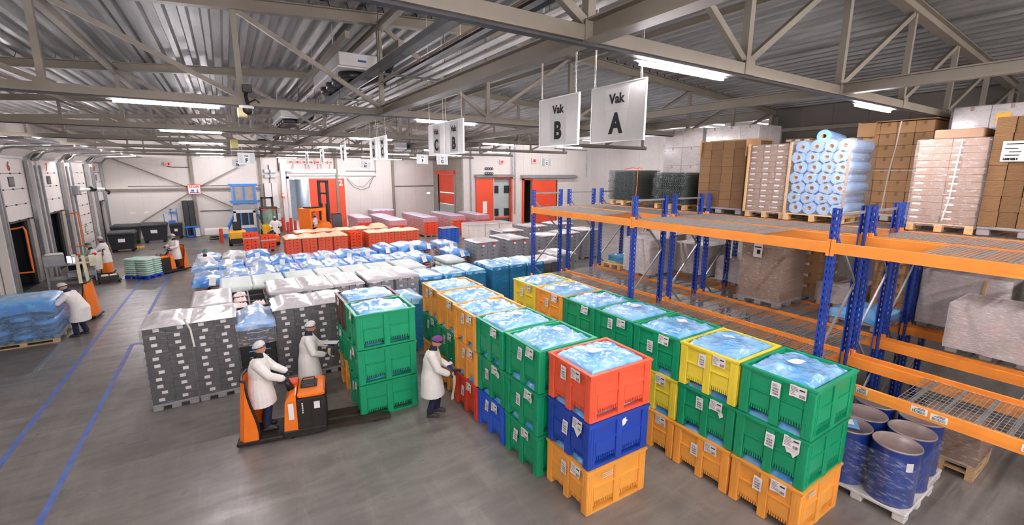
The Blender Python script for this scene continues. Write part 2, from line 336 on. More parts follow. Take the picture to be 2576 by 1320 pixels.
# ---------------------------------------------------------------- plastic pallet boxes
def plastic(name, col, sc='#d8d8d0'):
    return M(name, col, .42, var=.09, vs=1.6, scuff=(sc, 5.5, .735), bump=.08, bs=30)
BOXC = {'green': plastic('green_plastic', '#119a68'), 'coral': plastic('coral_plastic', '#ec5f3f'), 'orange': plastic('orange_plastic', '#f2a848'),
        'yellow': plastic('yellow_plastic', '#ead845'), 'blue': plastic('blue_plastic', '#2147ac'), 'bright blue': plastic('bright_blue_plastic', '#2a5fd0'),
        'red': plastic('red_plastic', '#d8452a'), 'brown': plastic('brown_plastic', '#5f4438')}
BW, BD, BH = 1.2, 1.0, .742
def box_mesh():
    b = MB(); X, Y = BW/2, BD/2; t = .045
    # rim band, corner posts and middle posts; walls set back between them
    for x0, y0, x1, y1 in ((-X,-Y,X,-Y+t),(-X,Y-t,X,Y),(-X,-Y+t,-X+t,Y-t),(X-t,-Y+t,X,Y-t)):
        b.box(x0, y0, .675, x1, y1, BH-.012)
    e = .012                                                     # outer lip
    for x0, y0, x1, y1 in ((-X-e,-Y-e,X+e,-Y),(-X-e,Y,X+e,Y+e),(-X-e,-Y,-X,Y),(X,-Y,X+e,Y)): b.box(x0, y0, .70, x1, y1, BH-.012)
    cp, mp = .135, .062
    for sx in (-1, 1):
        for sy in (-1, 1):
            x0, x1 = sorted((sx*X, sx*(X-cp))); y0, y1 = sorted((sy*Y, sy*(Y-cp)))
            b.rbox(x0, y0, 0, x1, y1, .68, .012)
            for k in (.045, .09):                                 # upright ribs on the corner posts
                xk = sx*(X-k); b.box(xk-.006, min(sy*Y, sy*(Y+.005)), .06, xk+.006, max(sy*Y, sy*(Y+.005)), .66)
                yk = sy*(Y-k); b.box(min(sx*X, sx*(X+.005)), yk-.006, .06, max(sx*X, sx*(X+.005)), yk+.006, .66)
    for s in (-1, 1):
        y0, y1 = sorted((s*Y, s*(Y-.09))); b.rbox(-mp, y0, 0, mp, y1, .68, .01)
        x0, x1 = sorted((s*X, s*(X-.09))); b.rbox(x0, -mp, 0, x1, mp, .68, .01)
        y0, y1 = sorted((s*(Y-.028), s*(Y-.05))); b.box(-X+.03, y0, .165, X-.03, y1, .68)
        x0, x1 = sorted((s*(X-.028), s*(X-.05))); b.box(x0, -Y+.03, .165, x1, Y-.03, .68)
        for c in (-1, 1):
            # ledge across every bay, a shallow lower pad, the comb of teeth over the fork opening
            u0, u1 = sorted((c*mp, c*(X-cp)))
            y0, y1 = sorted((s*(Y-.028), s*(Y-.004))); b.box(u0, y0, .412, u1, y1, .428)
            y0, y1 = sorted((s*(Y-.03), s*(Y-.018))); b.box(u0+.015, y0, .19, u1-.015, y1, .40)
            y0, y1 = sorted((s*(Y-.02), s*(Y-.045)))
            n = 11
            for k in range(n): xk = u0+(k+.5)*(u1-u0)/n; b.box(xk-.009, y0, .12, xk+.009, y1, .185)
            y0, y1 = sorted((s*(Y-.012), s*(Y-.1))); b.box(u0, y0, 0, u1, y1, .042)       # runner bar of the long sides
            u0, u1 = sorted((c*mp, c*(Y-cp)))
            x0, x1 = sorted((s*(X-.028), s*(X-.004))); b.box(x0, u0, .412, x1, u1, .428)
            x0, x1 = sorted((s*(X-.03), s*(X-.018))); b.box(x0, u0+.015, .19, x1, u1-.015, .40)
            x0, x1 = sorted((s*(X-.02), s*(X-.045)))
            n = 9
            for k in range(n): yk = u0+(k+.5)*(u1-u0)/n; b.box(x0, yk-.009, .12, x1, yk+.009, .185)
    b.box(-X+.04, -Y+.04, .16, X-.04, Y-.04, .18)
    return b
box_b = box_mesh(); box_me = {k: box_b.me('box_body', m) for k, m in BOXC.items()}
# print: barcode slips and address slips, curled a little away from the wall
def slip(kind, seed):
    r = random.Random(seed); b = MB(); w, h = ((.125,.21),(.21,.165),(.1,.13))[kind]
    cu = lambda u: .004 + .012*abs(u)**2
    b.grid(4, 2, lambda i, j: ((i-.5)*w, -cu((i-.5)*2)*(1-.5*j), (j-.5)*h + .004*sin(9*i+seed)))
    def bar(x0, z0, x1, z1): b.add([(x0,-.0185,z0),(x1,-.0185,z0),(x1,-.0185,z1),(x0,-.0185,z1)], [(0,1,2,3)], 1)
    if kind == 0:
        for k in range(3):
            z = -.07+k*.038; x = -.04
            while x < .038: q = r.choice((.003,.005,.008)); bar(x, z, min(x+q,.042), z+.024); x += q+r.choice((.004,.006))
        for k in range(3): bar(-.045, .05+k*.013, -.045+r.uniform(.03,.085), .055+k*.013)
    else:
        for k in range(6): bar(-w*.42, h*.36-k*h*.13, -w*.42+r.uniform(.2,.55)*w, h*.36-k*h*.13+.006)
        x = w*.12
        while x < w*.42: q = r.choice((.003,.006)); bar(x, -h*.38, x+q, -h*.12); x += q+.005
        bar(w*.1, h*.2, w*.42, h*.32)
    return b.me('slip', [m_paper, m_ink])
SLIP = {k: [slip(k, 10*k+i) for i in range(3)] for k in (0, 1)}
# the bags: crumpled light blue liners full of goods
def bagfilm(name, a, b_, tr=0):
    m, t, p, o = nodes(name)
    n = nz(t, 2.5, 5, rough=.6, dist=.4)
    t.links.new(ramp(t, n.outputs[0], [(.35, lin(a)), (.68, lin(b_))]), p.inputs['Base Color'])
    p.inputs['Roughness'].default_value = .2; p.inputs['Coat Weight'].default_value = .7; p.inputs['Coat Roughness'].default_value = .12
    bp = t.nodes.new('ShaderNodeBump'); bp.inputs['Strength'].default_value = .35; bp.inputs['Distance'].default_value = .03
    t.links.new(nz(t, 7, 6, dist=.6, rough=.6).outputs[0], bp.inputs['Height']); t.links.new(bp.outputs[0], p.inputs['Normal'])
    return m
m_bag = bagfilm('light_blue_bag_film', '#64aee8', '#a2d2f4')
m_bagdk = bagfilm('blue_bag_film', '#4fa4e8', '#93cdf6')
def crumple(x, y, sd, amp=1):
    q = V((x*2.0, y*2.0, sd*7.3)); wv = noise.noise_vector(q*.8)*.7; a = sd*1.7
    r = V((q.x*cos(a)-q.y*sin(a), (q.x*sin(a)+q.y*cos(a))*.45, q.z))
    return amp*(.034*rid(q*.8+wv)**2 + .02*rid(r*1.9+wv*1.3+V((5,1,0)))**2.5 + .012*rid((q*3.6+wv*2))**3 + .009*rid(V((r.x*5,r.y*2.2,r.z))+wv*3)**2 + .05*fb(q*.45, 2))
def bag_mesh(sd, w=1.094, d=.894, bulge=.09, n=60, mat=None, z0=.0):
    b = MB()
    def f(i, j):
        u, v = i*2-1, j*2-1; ed = min(1-abs(u), 1-abs(v)); k = smooth(ed/.11)
        x, y = u*w/2, v*d/2
        return (x + .02*noise.noise(V((x*3,y*3,sd)))*k, y + .02*noise.noise(V((x*3,y*3,sd+9)))*k, z0 - .03*(1-k) + k*(bulge*(1-.5*(u*u+v*v)/2) + crumple(x, y, sd)))
    b.grid(n, int(n*.85), f); return b.me('bag', mat or m_bag, True)
BAGS = [bag_mesh(k) for k in range(6)]
LINER = [bag_mesh(20+k, bulge=.075, n=20, mat=m_bagdk, z0=-.01) for k in range(3)]
def pallet_box(x, y, level, col, label, group, rz=0, seed=0, slips='both', bag=None, z=0):
    """One box with its slips on the aisle face (-X) or the long face; the open bag of a topmost box is a thing of its own."""
    r = random.Random(seed); zz = z + level*BH
    t = thing('plastic_pallet_box', label, 'box', (x, y, zz), rz, group)
    ob('body', box_me[col], t)
    if slips in ('both', 'side'):
        a, c = r.uniform(-.30, -.12), r.uniform(.12, .3)
        if r.random() < .85: ob('barcode_slip', SLIP[0][seed % 3], t, (-BW/2-.012, a+.28, .50+r.uniform(-.08,.06)), (r.uniform(-.06,.06), 0, -pi/2))
        ob('address_slip', SLIP[1][seed % 3], t, (-BW/2-.014, a, .63), (r.uniform(-.1,.1), 0, -pi/2))
    if slips in ('front',):
        ob('address_slip', SLIP[1][seed % 3], t, (-BW/2-.014, .1, .6), (r.uniform(-.1,.1), 0, -pi/2))
    if bag is None: ob('liner_bag', LINER[seed % 3], t, (0, 0, .70), (0, 0, pi*(seed % 2)))
    else:
        bt = thing('filled_bag', bag, 'bag', (x, y, zz+.66), rz, 'blue bags filling the topmost pallet boxes')
        ob('bag_film', BAGS[seed % 6], bt, (0, 0, 0), (0, 0, pi*(seed % 2)))
        px, py = r.uniform(-.12,.12), r.uniform(-.1,.1)
        ob('paper_sheet', MB().grid(4, 3, lambda i, j: ((i-.5)*.2, (j-.5)*.14, .012*sin(4*i+j*2))).me('paper_sheet', m_paper), bt, (px, py, .175), (r.uniform(-.1,.1), r.uniform(-.1,.1), r.uniform(0,3)))
    return t
lev = ['bottom', 'middle', 'top']
def stack(nm, x, y, cols, group, rz=0, jit=.012, seed=0, slips='both', where=''):
    r = random.Random(seed*7+3)
    for k, c in enumerate(cols):
        pallet_box(x+r.uniform(-jit,jit), y+r.uniform(-jit,jit), k, c, f'{c} plastic box, {lev[k]} of the stack {nm}', group, rz + r.uniform(-.006,.006), seed*3+k, slips,
                   f'blue plastic bag filling the top box {nm}' if k == 2 else None)
ga, gb = 'boxes of the left row of stacks', 'boxes of the row along the racks'
stack('at the aisle corner, coral on blue on orange', 4.58, 4.64, ['orange','blue','coral'], ga, -.03, 0, 1)
A = [(5.73,['green','green','green'],'just behind the coral and blue one'),(6.77,['bright blue','green','green'],'with a bright blue box at the floor'),(7.76,['red','orange','orange'],'with a red box at the floor'),
     (8.78,['orange','green','orange'],'beside the man in the purple cap'),(9.87,['orange','green','orange'],'at the far end of the left row')]
for i, (y, c, nm) in enumerate(A): stack(nm, 4.44 + (.02, .0, -.02, .03, .1)[i], y, c, ga, 0, .012, 2+i)
B = [(2.80,['orange','green','green'],'beside the blue drums'),(3.84,['orange','green','yellow'],'second from the drums with a yellow top'),(4.87,['orange','yellow','green'],'third from the drums over a yellow box'),
     (5.92,['orange','green','green'],'fourth from the drums along the rack'),(6.93,['green','green','green'],'fifth from the drums along the rack'),(7.97,['orange','green','orange'],'sixth from the drums with an orange top'),(9.02,['green','yellow','yellow'],'far end of the rack row, yellow on top')]
for i, (y, c, nm) in enumerate(B): stack(nm, 6.74, y, c, gb, 0, .015, 10+i)
stack('on the pallet truck forks', 2.47, 9.02, ['green','green','green'], 'boxes at the pallet truck', -.02, .004, 20, 'side')
stack('behind the one on the forks', 2.5, 10.08, ['orange','green','brown'], 'boxes at the pallet truck', .01, .01, 21, 'front')
# torn remains of old slips
def torn(x, y, z, rot, sd, s):
    r = random.Random(sd); n = 11; return MB().prism([(s*(.6+.8*r.random())*cos(2*pi*k/n), 1.3*s*(.5+.8*r.random())*sin(2*pi*k/n)) for k in range(n)], 1, -.003, .0)
def torn_on(boxname, loc, rz, sd, s=.05):
    ob('torn_slip', torn(0,0,0,0,sd,s).me('torn_slip', m_paper), bpy.data.objects[boxname], loc, (0,0,rz))
torn_on('plastic_pallet_box.001', (-.605,-.26,.56), -pi/2, 1, .085); torn_on('plastic_pallet_box.001', (.08,-.503,.6), 0, 2, .05)
torn_on('plastic_pallet_box.004', (-.605,-.3,.58), -pi/2, 3, .05); torn_on('plastic_pallet_box.007', (-.605,-.3,.58), -pi/2, 4, .05)
torn_on('plastic_pallet_box.019', (-.605,-.3,.55), -pi/2, 5, .09); torn_on('plastic_pallet_box.020', (-.605,-.3,.62), -pi/2, 6, .035)
torn_on('plastic_pallet_box.022', (-.605,-.28,.52), -pi/2, 7, .045)
# moulded white lettering on two orange boxes
def lines(o, loc, rz=0):
    b = MB(); r = random.Random(5)
    for k in range(3):
        x = -.1
        while x < .1: q = r.uniform(.012,.03); b.box(x, -.001, .03-k*.03, x+q, .001, .048-k*.03-(k>0)*.006); x += q+.008
    ob('moulded_text', b.me('moulded_text', m_white), o, loc, (0, 0, rz))
lines(bpy.data.objects['plastic_pallet_box'], (-.2,-.498,.56)); lines(bpy.data.objects['plastic_pallet_box.018'], (-.28,-.498,.57))
# ---------------------------------------------------------------- pallets and loads (everything wrapped together on one pallet is one thing)
m_plgrey = M('grey_plastic', '#8f9092', .5, var=.1, vs=4)
m_plblue = M('blue_pallet_plastic', '#1f44d8', .45)
m_plwhite = M('white_plastic', '#dcdad4', .5)
m_card = M('brown_cardboard', '#b58d62', .8, var=.1, vs=2)
m_card2 = M('dark_cardboard', '#8a6a48', .85, var=.12, vs=2)
m_cardw = M('pale_cardboard', '#93765f', .8, var=.08, vs=2)
m_cardgrey = M('grey_film_over_carton', '#bdb7b3', .35, var=.12, vs=3, coat=.6, bump=.3, bs=9)
m_tape = M('brown_tape', '#8e6c48', .35)
m_film = FILM('clear_stretch_film', '#f0ecec', .14, .55, sc=7)
m_filmdark = FILM('clear_film_on_black_crates', '#c9c8cb', .15, .4, sc=5, stretch=(1,1,5))
m_filmwhite = FILM('milky_stretch_film', '#fbf8f7', .55, .4, sc=7)
m_filmblue = FILM('blue_stretch_film', '#3f9fd0', .5, .42, sc=4, tint=(.55,.8,.95,1))
m_filmlilac = FILM('lilac_stretch_film', '#d8cfe2', .35, .5, sc=6)
m_filmpeach = FILM('film_over_red_crates', '#f6b090', .12, .4, sc=7, tint=(1,.92,.88,1))
def wood_mesh(w, d):
    b = MB(); h = .144
    for i in range(7): x = -w/2+.05+i*(w-.1)/6; b.box(x-.05, -d/2, h-.022, x+.05, d/2, h)
    for j in (-1, 0, 1):
        y = j*(d/2-.05); b.box(-w/2, y-.05, h-.044, w/2, y+.05, h-.0225); b.box(-w/2, y-.05, 0, w/2, y+.05, .022)
        for i in (-1, 0, 1): x = i*(w/2-.0725); b.box(x-.0725, y-.05, .0225, x+.0725, y+.05, h-.0445)
    return b.me('pallet', m_wood)
def plas_mesh(w, d, mat):
    b = MB(); h = .15
    b.rbox(-w/2, -d/2, h-.05, w/2, d/2, h, .012)
    for i in (-1, 0, 1):
        for j in (-1, 0, 1): x, y = i*(w/2-.09), j*(d/2-.08); b.rbox(x-.085, y-.075, 0, x+.085, y+.075, h-.045, .012)
    return b.me('pallet', mat)
_pc = {}
def pallet(t, kind, w, d, z=0):
    k = (kind, round(w,2), round(d,2))
    if k not in _pc: _pc[k] = wood_mesh(w, d) if kind == 'wood' else plas_mesh(w, d, {'grey': m_plgrey, 'blue': m_plblue, 'white': m_plwhite}[kind])
    ob('pallet', _pc[k], t, (0, 0, z))
def shell(w, d, z0, z1, sd, amp=.012, top=True, off=.012, nx=8, nz_=8, bulge=0):
    """Stretch film round a load: a closed skirt with a loose wrinkled top."""
    b = MB(); W, D = w/2+off, d/2+off; per = []
    for k in range(nx): per.append((-W+2*W*k/nx, -D))
    for k in range(nx): per.append((W, -D+2*D*k/nx))
    for k in range(nx): per.append((W-2*W*k/nx, D))
    for k in range(nx): per.append((-W, D-2*D*k/nx))
    rings = []
    for j in range(nz_+1):
        z = z0+(z1-z0)*j/nz_; ring = []
        for x, y in per:
            q = amp*(.3+rid((x*2.5+sd, y*2.5, z*3))) if 0 < j < nz_ else amp*.5
            l = hypot(x, y) or 1; ring.append((x*(1+q/l), y*(1+q/l), z + (.02*noise.noise(V((x*4,y*4,sd))) if j == 0 else 0)))
        rings.append(ring)
    b.loft(rings, cap=False)
    if top: b.grid(8, 8, lambda i, j: ((i*2-1)*W, (j*2-1)*D, z1 + (bulge+amp*rid(((i*2-1)*W*3, (j*2-1)*D*3, sd)))*smooth(min(i,1-i,j,1-j)*5)))
    return b
_sc = {}
def wrap(t, w, d, z0, z1, mat, seed=0, **k):
    key = (round(w,2), round(d,2), round(z0,2), round(z1,2), mat.name, seed % 3, tuple(k.items()))
    if key not in _sc: _sc[key] = shell(w, d, z0, z1, (seed % 3)*5.1, **k).me('film_wrap', mat, True)
    ob('film_wrap', _sc[key], t)
def drape(w, d, z, skirt, seed, mat, amp=1.0, bulge=.03, n=22, name='top_sheet', flare=.02, t=None):
    """A loose sheet laid over a load: creased top, skirt falling on all four sides."""
    key = ('dr', round(w,2), round(d,2), round(z,2), round(skirt,2), seed % 5, mat.name, amp, bulge)
    if key not in _sc:
        sd = (seed % 5)*3.7; b = MB(); s = skirt
        def f(i, j):
            u, v = (i*2-1)*(w/2+s), (j*2-1)*(d/2+s)
            ox, oy = max(0, abs(u)-w/2), max(0, abs(v)-d/2)
            x = math.copysign(min(abs(u), w/2), u); y = math.copysign(min(abs(v), d/2), v)
            drop = max(ox, oy) if (ox or oy) else 0
            k = smooth((min(w/2-abs(x), d/2-abs(y))-.02)/.24)
            zz = z + .012 + k*(bulge + amp*(crumple(x+sd, y, sd)*.6)) - drop*(1+.25*noise.noise(V((u*2.5,v*2.5,sd))))
            o_ = flare + .03*amp*noise.noise(V((u*5,v*5,sd+3)))*(drop > 0) + (.015 if drop else 0)
            return (x + (math.copysign(o_, u) if ox else 0), y + (math.copysign(o_, v) if oy else 0), zz)
        b.grid(n, n, f); _sc[key] = b.me(name, mat, True)
    return ob(name, _sc[key], t)
# cartons
_cm = {}
def carton_mesh(w, d, h, mat, tag=True):
    k = (round(w,2), round(d,2), round(h,2), mat.name, tag)
    if k not in _cm:
        b = MB(); b.rbox(-w/2, -d/2, 0, w/2, d/2, h, .006)
        b.box(-w/2-.001, -.025, h-.08, w/2+.001, .025, h+.001, 1)
        if tag:
            b.box(-w/2-.002, d/2-.14, h*.62, -w/2, d/2-.03, h*.86, 2); b.box(w/2-.14, -d/2-.002, h*.62, w/2-.03, -d/2, h*.86, 2)
        _cm[k] = b.me('carton', [mat, m_tape, m_paper])
    return _cm[k]
def cartons(label, x, y, z, w, d, nx, ny, nl, h, mat=m_card, pal='wood', film=m_film, group=None, rz=0, seed=0, tag=True, cat='pallet load', skip=None, gap=.004, ph=.15, jit=.006):
    t = thing('carton_load', label, cat, (x, y, z), rz, group); r = random.Random(seed)
    if pal: pallet(t, pal, w, d)
    else: ph = 0
    cw, cd = w/nx, d/ny; me = carton_mesh(cw-gap, cd-gap, h-gap, mat, tag)
    for l in range(nl):
        for i in range(nx):
            for j in range(ny):
                if 0 < i < nx-1 and 0 < j < ny-1 and l < nl-1: continue
                if skip and skip(i, j, l): continue
                ob('carton', me, t, (-w/2+(i+.5)*cw+r.uniform(-jit,jit), -d/2+(j+.5)*cd+r.uniform(-jit,jit), ph+l*h), (0,0,r.uniform(-.006,.006)))
    if film: wrap(t, w+.02, d+.02, ph*.6, ph+nl*h+.004, film, seed)
    return t
def flats_mat(name, a, b_):                                           # stacked flat boxes: their edges read as fine horizontal lines
    m, t, p, o = nodes(name); wv = t.nodes.new('ShaderNodeTexWave'); wv.bands_direction = 'Z'
    wv.inputs['Scale'].default_value = 24; wv.inputs['Distortion'].default_value = 1.2; wv.inputs['Detail'].default_value = 3
    c = t.nodes.new('ShaderNodeTexCoord'); t.links.new(c.outputs['Object'], wv.inputs['Vector'])
    t.links.new(ramp(t, wv.outputs[0], [(.1, lin(a)), (.8, lin(b_))]), p.inputs['Base Color']); p.inputs['Roughness'].default_value = .85
    bp = t.nodes.new('ShaderNodeBump'); bp.inputs['Strength'].default_value = .5; bp.inputs['Distance'].default_value = .01
    t.links.new(wv.outputs[0], bp.inputs['Height']); t.links.new(bp.outputs[0], p.inputs['Normal']); return m
m_flat = flats_mat('flat_carton_edges', '#6a5036', '#98744c'); m_flat2 = flats_mat('dark_flat_carton_edges', '#5f452c', '#8a6843')
def flats(label, x, y, z, w, d, nx, ny, nl, h, mats, pal='grey', seed=0, group=None, lid=False):
    t = thing('flat_carton_load', label, 'pallet load', (x, y, z), 0, group); r = random.Random(seed); pallet(t, pal, w, d)
    for l in range(nl):
        for i in range(nx):
            for j in range(ny):
                a, c = w/nx, d/ny; q = r.uniform(0, .02); k = (i+j) % len(mats)
                ob('carton_bundle', MB().rbox(-a/2+q, -c/2+.002+.006*((j+l) % 2), 0, a/2-q, c/2-.002, h-.0015, .002).me('carton_bundle', mats[k]), t, (-w/2+(i+.5)*a, -d/2+(j+.5)*c, .15+l*h))
    return t
# ---------------------------------------------------------------- pallet racks
m_rblue = M('blue_rack_paint', '#1a3f9c', .4, var=.1, vs=5)
m_rorange = M('orange_rack_paint', '#f3963c', .38, var=.08, vs=2.5, scuff=('#b5611c', 6, .7))
HT = 4.46
def post_mesh():
    """Open-backed upright with rows of slots punched through its faces."""
    b = MB(); w, d = .1, .085; n = 44; p = HT/n
    cells = [0, .022, .036, .064, .078, w]
    for k in range(n):
        z0, z1 = k*p, (k+1)*p; s0, s1 = z0+p*.25, z0+p*.75
        for c in range(5):
            x0, x1 = cells[c]-w/2, cells[c+1]-w/2
            for za, zb in ([(z0,s0),(s1,z1)] if c in (1,3) else [(z0,z1)]):
                b.add([(x0,0,za),(x1,0,za),(x1,0,zb),(x0,0,zb)], [(0,1,2,3)])
        for s in (-1, 1):
            for ya, yb in ((0,.03),(.03,.05),(.05,d)):
                for za, zb in ([(z0,s0),(s1,z1)] if ya == .03 else [(z0,z1)]):
                    b.add([(s*w/2,ya,za),(s*w/2,yb,za),(s*w/2,yb,zb),(s*w/2,ya,zb)], [(0,1,2,3)])
    for s in (-1, 1): b.box(min(s*w/2,s*.03), d-.003, 0, max(s*w/2,s*.03), d, HT)
    b.box(-.07,-.02,0,.07,.11,.006)
    return b.me('upright', m_rblue)
post_me = post_mesh()
def wire_deck(wx, wy):
    """Welded wire deck, hooked over both beams, on three channels."""
    b = MB(); r = .0026
    n = int(wy/.05)
    for k in range(n+1): y = -wy/2+k*wy/n; b.box(-wx/2-.03, y-r, .0, wx/2+.03, y+r, .007); [b.box(s*(wx/2+.03)-r, y-r, -.05, s*(wx/2+.03)+r, y+r, .007) for s in (-1, 1)]
    n = int(wx/.1)
    for k in range(n+1): x = -wx/2+k*wx/n; b.box(x-r, -wy/2, -.007, x+r, wy/2, 0)
    for s in (-1, 1): b.box(s*(wx/2+.03)-r, -wy/2, -.05, s*(wx/2+.03)+r, wy/2, -.043)
    for k in (-1, 0, 1): y = k*wy*.36; b.box(-wx/2, y-.02, -.03, wx/2, y+.02, -.0075, 1)
    return b.me('wire_deck', [m_zinc, m_galv2])
YB = [10.67, 6.79, 2.91, -.97]; XR = [(7.55, 8.65), (8.91, 10.01), (10.27, 11.37), (11.63, 12.73)]
dk_me = wire_deck(1.06, .9); Z1, Z2 = 1.91, 3.95
beam_me = {}
def rack(i, label, missing=()):
    x0, x1 = XR[i]; t = thing('pallet_rack', label, 'rack', (0,0,0), 0, 'blue and orange pallet racks')
    for y in YB:
        ob('upright', post_me, t, (x0, y, 0), (0,0,-pi/2)); ob('upright', post_me, t, (x1, y, 0), (0,0,pi/2))
        z = 4.36; ob('frame_tie', MB().beam((x0+.03,y,z),(x1-.03,y,z),.03,.04).me('frame_tie', m_galv2), t)
        z = .25; s = 1
        while z < 4.1:
            zb = min(z+.98, 4.33); a, c = (x0+.05, x1-.05) if s > 0 else (x1-.05, x0+.05)
            ob('frame_brace', MB().beam((a,y,z),(c,y,zb),.028,.035).me('frame_brace', m_galv2), t); z = zb; s = -s
    for ya, yb in zip(YB, YB[1:]):
        L = ya-yb-.1
        for zt in (Z1, Z2):
            for x in (x0-.012, x1+.012):
                if round(L,2) not in beam_me:
                    beam_me[round(L,2)] = MB().box(-.025,-L/2,-.16,.025,L/2,0).box(-.031,-L/2,-.105,-.0255,L/2,-.06).box(.0255,-L/2,-.105,.031,L/2,-.06).box(-.03,-L/2-.045,-.2,.03,-L/2,.05).box(-.03,L/2,-.2,.03,L/2+.045,.05).me('load_beam', m_rorange)
                ob('load_beam', beam_me[round(L,2)], t, (x, (ya+yb)/2, zt))
            for k in range(4):
                y = ya-.1-.47-k*.925
                if (ya, zt, k) in missing: continue
                ob('wire_deck', dk_me, t, ((x0+x1)/2, y, zt+.008))
    return t
rack(0, 'blue and orange pallet rack nearest the coloured boxes, its top deck empty', {(2.91, Z1, 3), (2.91, Z2, 0), (2.91, Z1, 0), (2.91, Z2, 2), (6.79, Z2, 3), (10.67, Z2, 3)})
rack(1, 'second blue and orange pallet rack from the coloured boxes, empty on top', {(2.91, Z1, 0), (2.91, Z1, 1), (2.91, Z2, 3)})
rack(2, 'third blue and orange pallet rack, loaded with tall pallets on top', {(2.91, Z1, 0)})
rack(3, 'rearmost blue and orange pallet rack by the dark right wall')
def rack_tag(x, y, z, w, k):
    b = MB().box(-.001,-w/2,-.045,.001,w/2,.045); q = random.Random(k)
    b.box(-.0025,-w*.35,.012,-.0012,w*.3,.02,1).box(-.0025,-w*.35,.028,-.0012,w*.1,.036,1)
    for i in range(1):
        yy = -w*.38
        while yy < w*.4: a = q.choice((.003,.006)); b.box(-.0025, yy, -.036, -.0012, yy+a, 0, 1); yy += a+.006
    ob('beam_tag', b.me('beam_tag', [m_paper, m_ink]), bpy.data.objects['pallet_rack'], (x, y, z))
rack_tag(7.505, 1.62, 1.855, .17, 1); rack_tag(7.505, 1.42, 1.835, .17, 2); rack_tag(7.505, 2.26, 1.855, .14, 3); rack_tag(7.505, .6, 1.84, .2, 4)
# ---------------------------------------------------------------- goods on the top deck
ZT, ZM = 3.975, 1.935
m_wgrey = M('dark_zinc_wire', '#6a7472', .5, .5, var=.25, vs=10)
def mesh_stack(label, x, y, n, pal):
    t = thing('wire_deck_stack', label, 'wire decks', (x, y, ZT), 0, 'stacks of spare wire decks on the rack'); pallet(t, pal, 1.1, 1.0)
    b = MB(); r = .004
    for k in range(19): yy = -.52+k*.058; b.box(-.62, yy-r, 0, .5, yy+r, .008); b.box(-.62-r, yy-r, -.02, -.62+r, yy+r, .008)
    for k in range(11): xx = -.55+k*.1; b.box(xx-r, -.56, -.008, xx+r, .56, 0)
    for k in (-1, 0, 1): b.box(-.5, k*.38-.03, -.024, .5, k*.38+.03, -.0085)
    m = b.me('wire_deck', m_wgrey); rr = random.Random(n)
    for k in range(n): ob('wire_deck', m, t, (rr.uniform(-.03,.03), rr.uniform(-.03,.03), .18+k*.03), (0, 0, rr.uniform(-.02,.02)))
    return t
mesh_stack('ragged stack of dark wire decks with spiky ends, orange strap on top', 10.85, 9.75, 30, 'wood')
mesh_stack('ragged stack of dark wire decks beside the brown flat cartons', 10.85, 8.0, 28, 'wood')
o = bpy.data.objects['wire_deck_stack']
ob('orange_strap', MB().tube([(-.3,-.5,1.09),(-.1,-.2,1.15),(.1,.0,1.1),(.2,.3,1.14),(0,.5,1.1)], .012, 5).tube([(-.55,-.57,1.08),(-.57,-.58,.6),(-.6,-.57,.2)], .01, 5).me('orange_strap', M('orange_strap', '#e8602a', .6)), o)
t = flats('tall load of dark flat cartons edge-on with two pale lids on a grey pallet', 10.86, 6.55, ZT, 1.1, 1.2, 1, 4, 8, .2, [m_flat2, m_flat], 'grey', 3)
for y in (-.56, .56): ob('loose_flap', MB().box(-.57,-.015,1.38,.0,.015,1.78).me('loose_flap', m_card), t, (0, y*1.07, 0))
ob('loose_lid', MB().rbox(-.2,-.58,1.76,.62,.6,1.8,.005).me('loose_lid', m_card), t)
cartons('film-wrapped pinkish carton load on wood, left of the blue film rolls', 10.78, 5.37, ZT, 1.1, .86, 3, 3, 12, .122, m_cardw, 'wood', m_film, seed=2)
o = bpy.data.objects['carton_load']; 
for y in (-.45, .45): ob('corner_board', MB().box(-.6,y-.02,.12,-.555,y+.02,1.64).me('corner_board', m_wood), o)
# film rolls
t = thing('film_roll_load', 'wrapped pallet load of light blue film rolls with open brown cores', 'pallet load', (10.72, 4.36, ZT)); pallet(t, 'wood', 1.1, 1.1)
m_roll = M('light_blue_roll', '#7fb0dc', .25, var=.14, vs=5, coat=.5); m_core = M('paper_core', '#c8a582', .8)
rb = MB(); prof = [(.042,-.5),(.055,-.5),(.128,-.5),(.128,.5),(.042,.5),(.042,-.5)]
T = Matrix.Rotation(pi/2, 4, 'Y')
rb.lathe(prof[1:5], 18, 0, T); rb.lathe([(.055,-.502),(.042,-.502),(.042,.45)], 18, 1, T); roll_me = rb.me('film_roll', [m_roll, m_core], False)
for l in range(7):
    for k in range(4 if l % 2 == 0 else 4):
        ob('film_roll', roll_me, t, (-.01+.02*((l*3+k*5) % 3), -.40+k*.258+(.06 if l % 2 else 0)-.03, .275+l*.208), (0.3*k, 0, 0))
ob('film_roll', roll_me, t, (.06, .05, .275+7*.205), (0, .04, .1))
ob('corner_board', MB().box(-.53,-.54,.15,-.5,-.50,1.62).me('corner_board', m_cardw), t)
wrap(t, 1.06, 1.08, .13, 1.66, m_film, 1, top=False, amp=.03)
cartons('plain brown carton load with a white strap, taller than the pinkish one', 12.2, 3.62, ZT, 1.05, 1.14, 2, 4, 8, .235, m_card, 'white', None, seed=4, tag=False)
o = bpy.data.objects['carton_load.001']; ob('white_strap', MB().tube([(-.535,-.05,2.04),(-.535,-.02,1.5),(-.535,.03,1.0),(-.535,.06,.2)], .012, 5).tube([(-.53,-.59,1.05),(-.53,.6,1.05)], .008, 5).me('white_strap', m_white), o)
ob('loose_sheet', MB().box(-.6,.35,1.75,-.54,.66,2.06).box(-.6,-.62,2.04,.6,.62,2.055).me('loose_sheet', m_card), o)
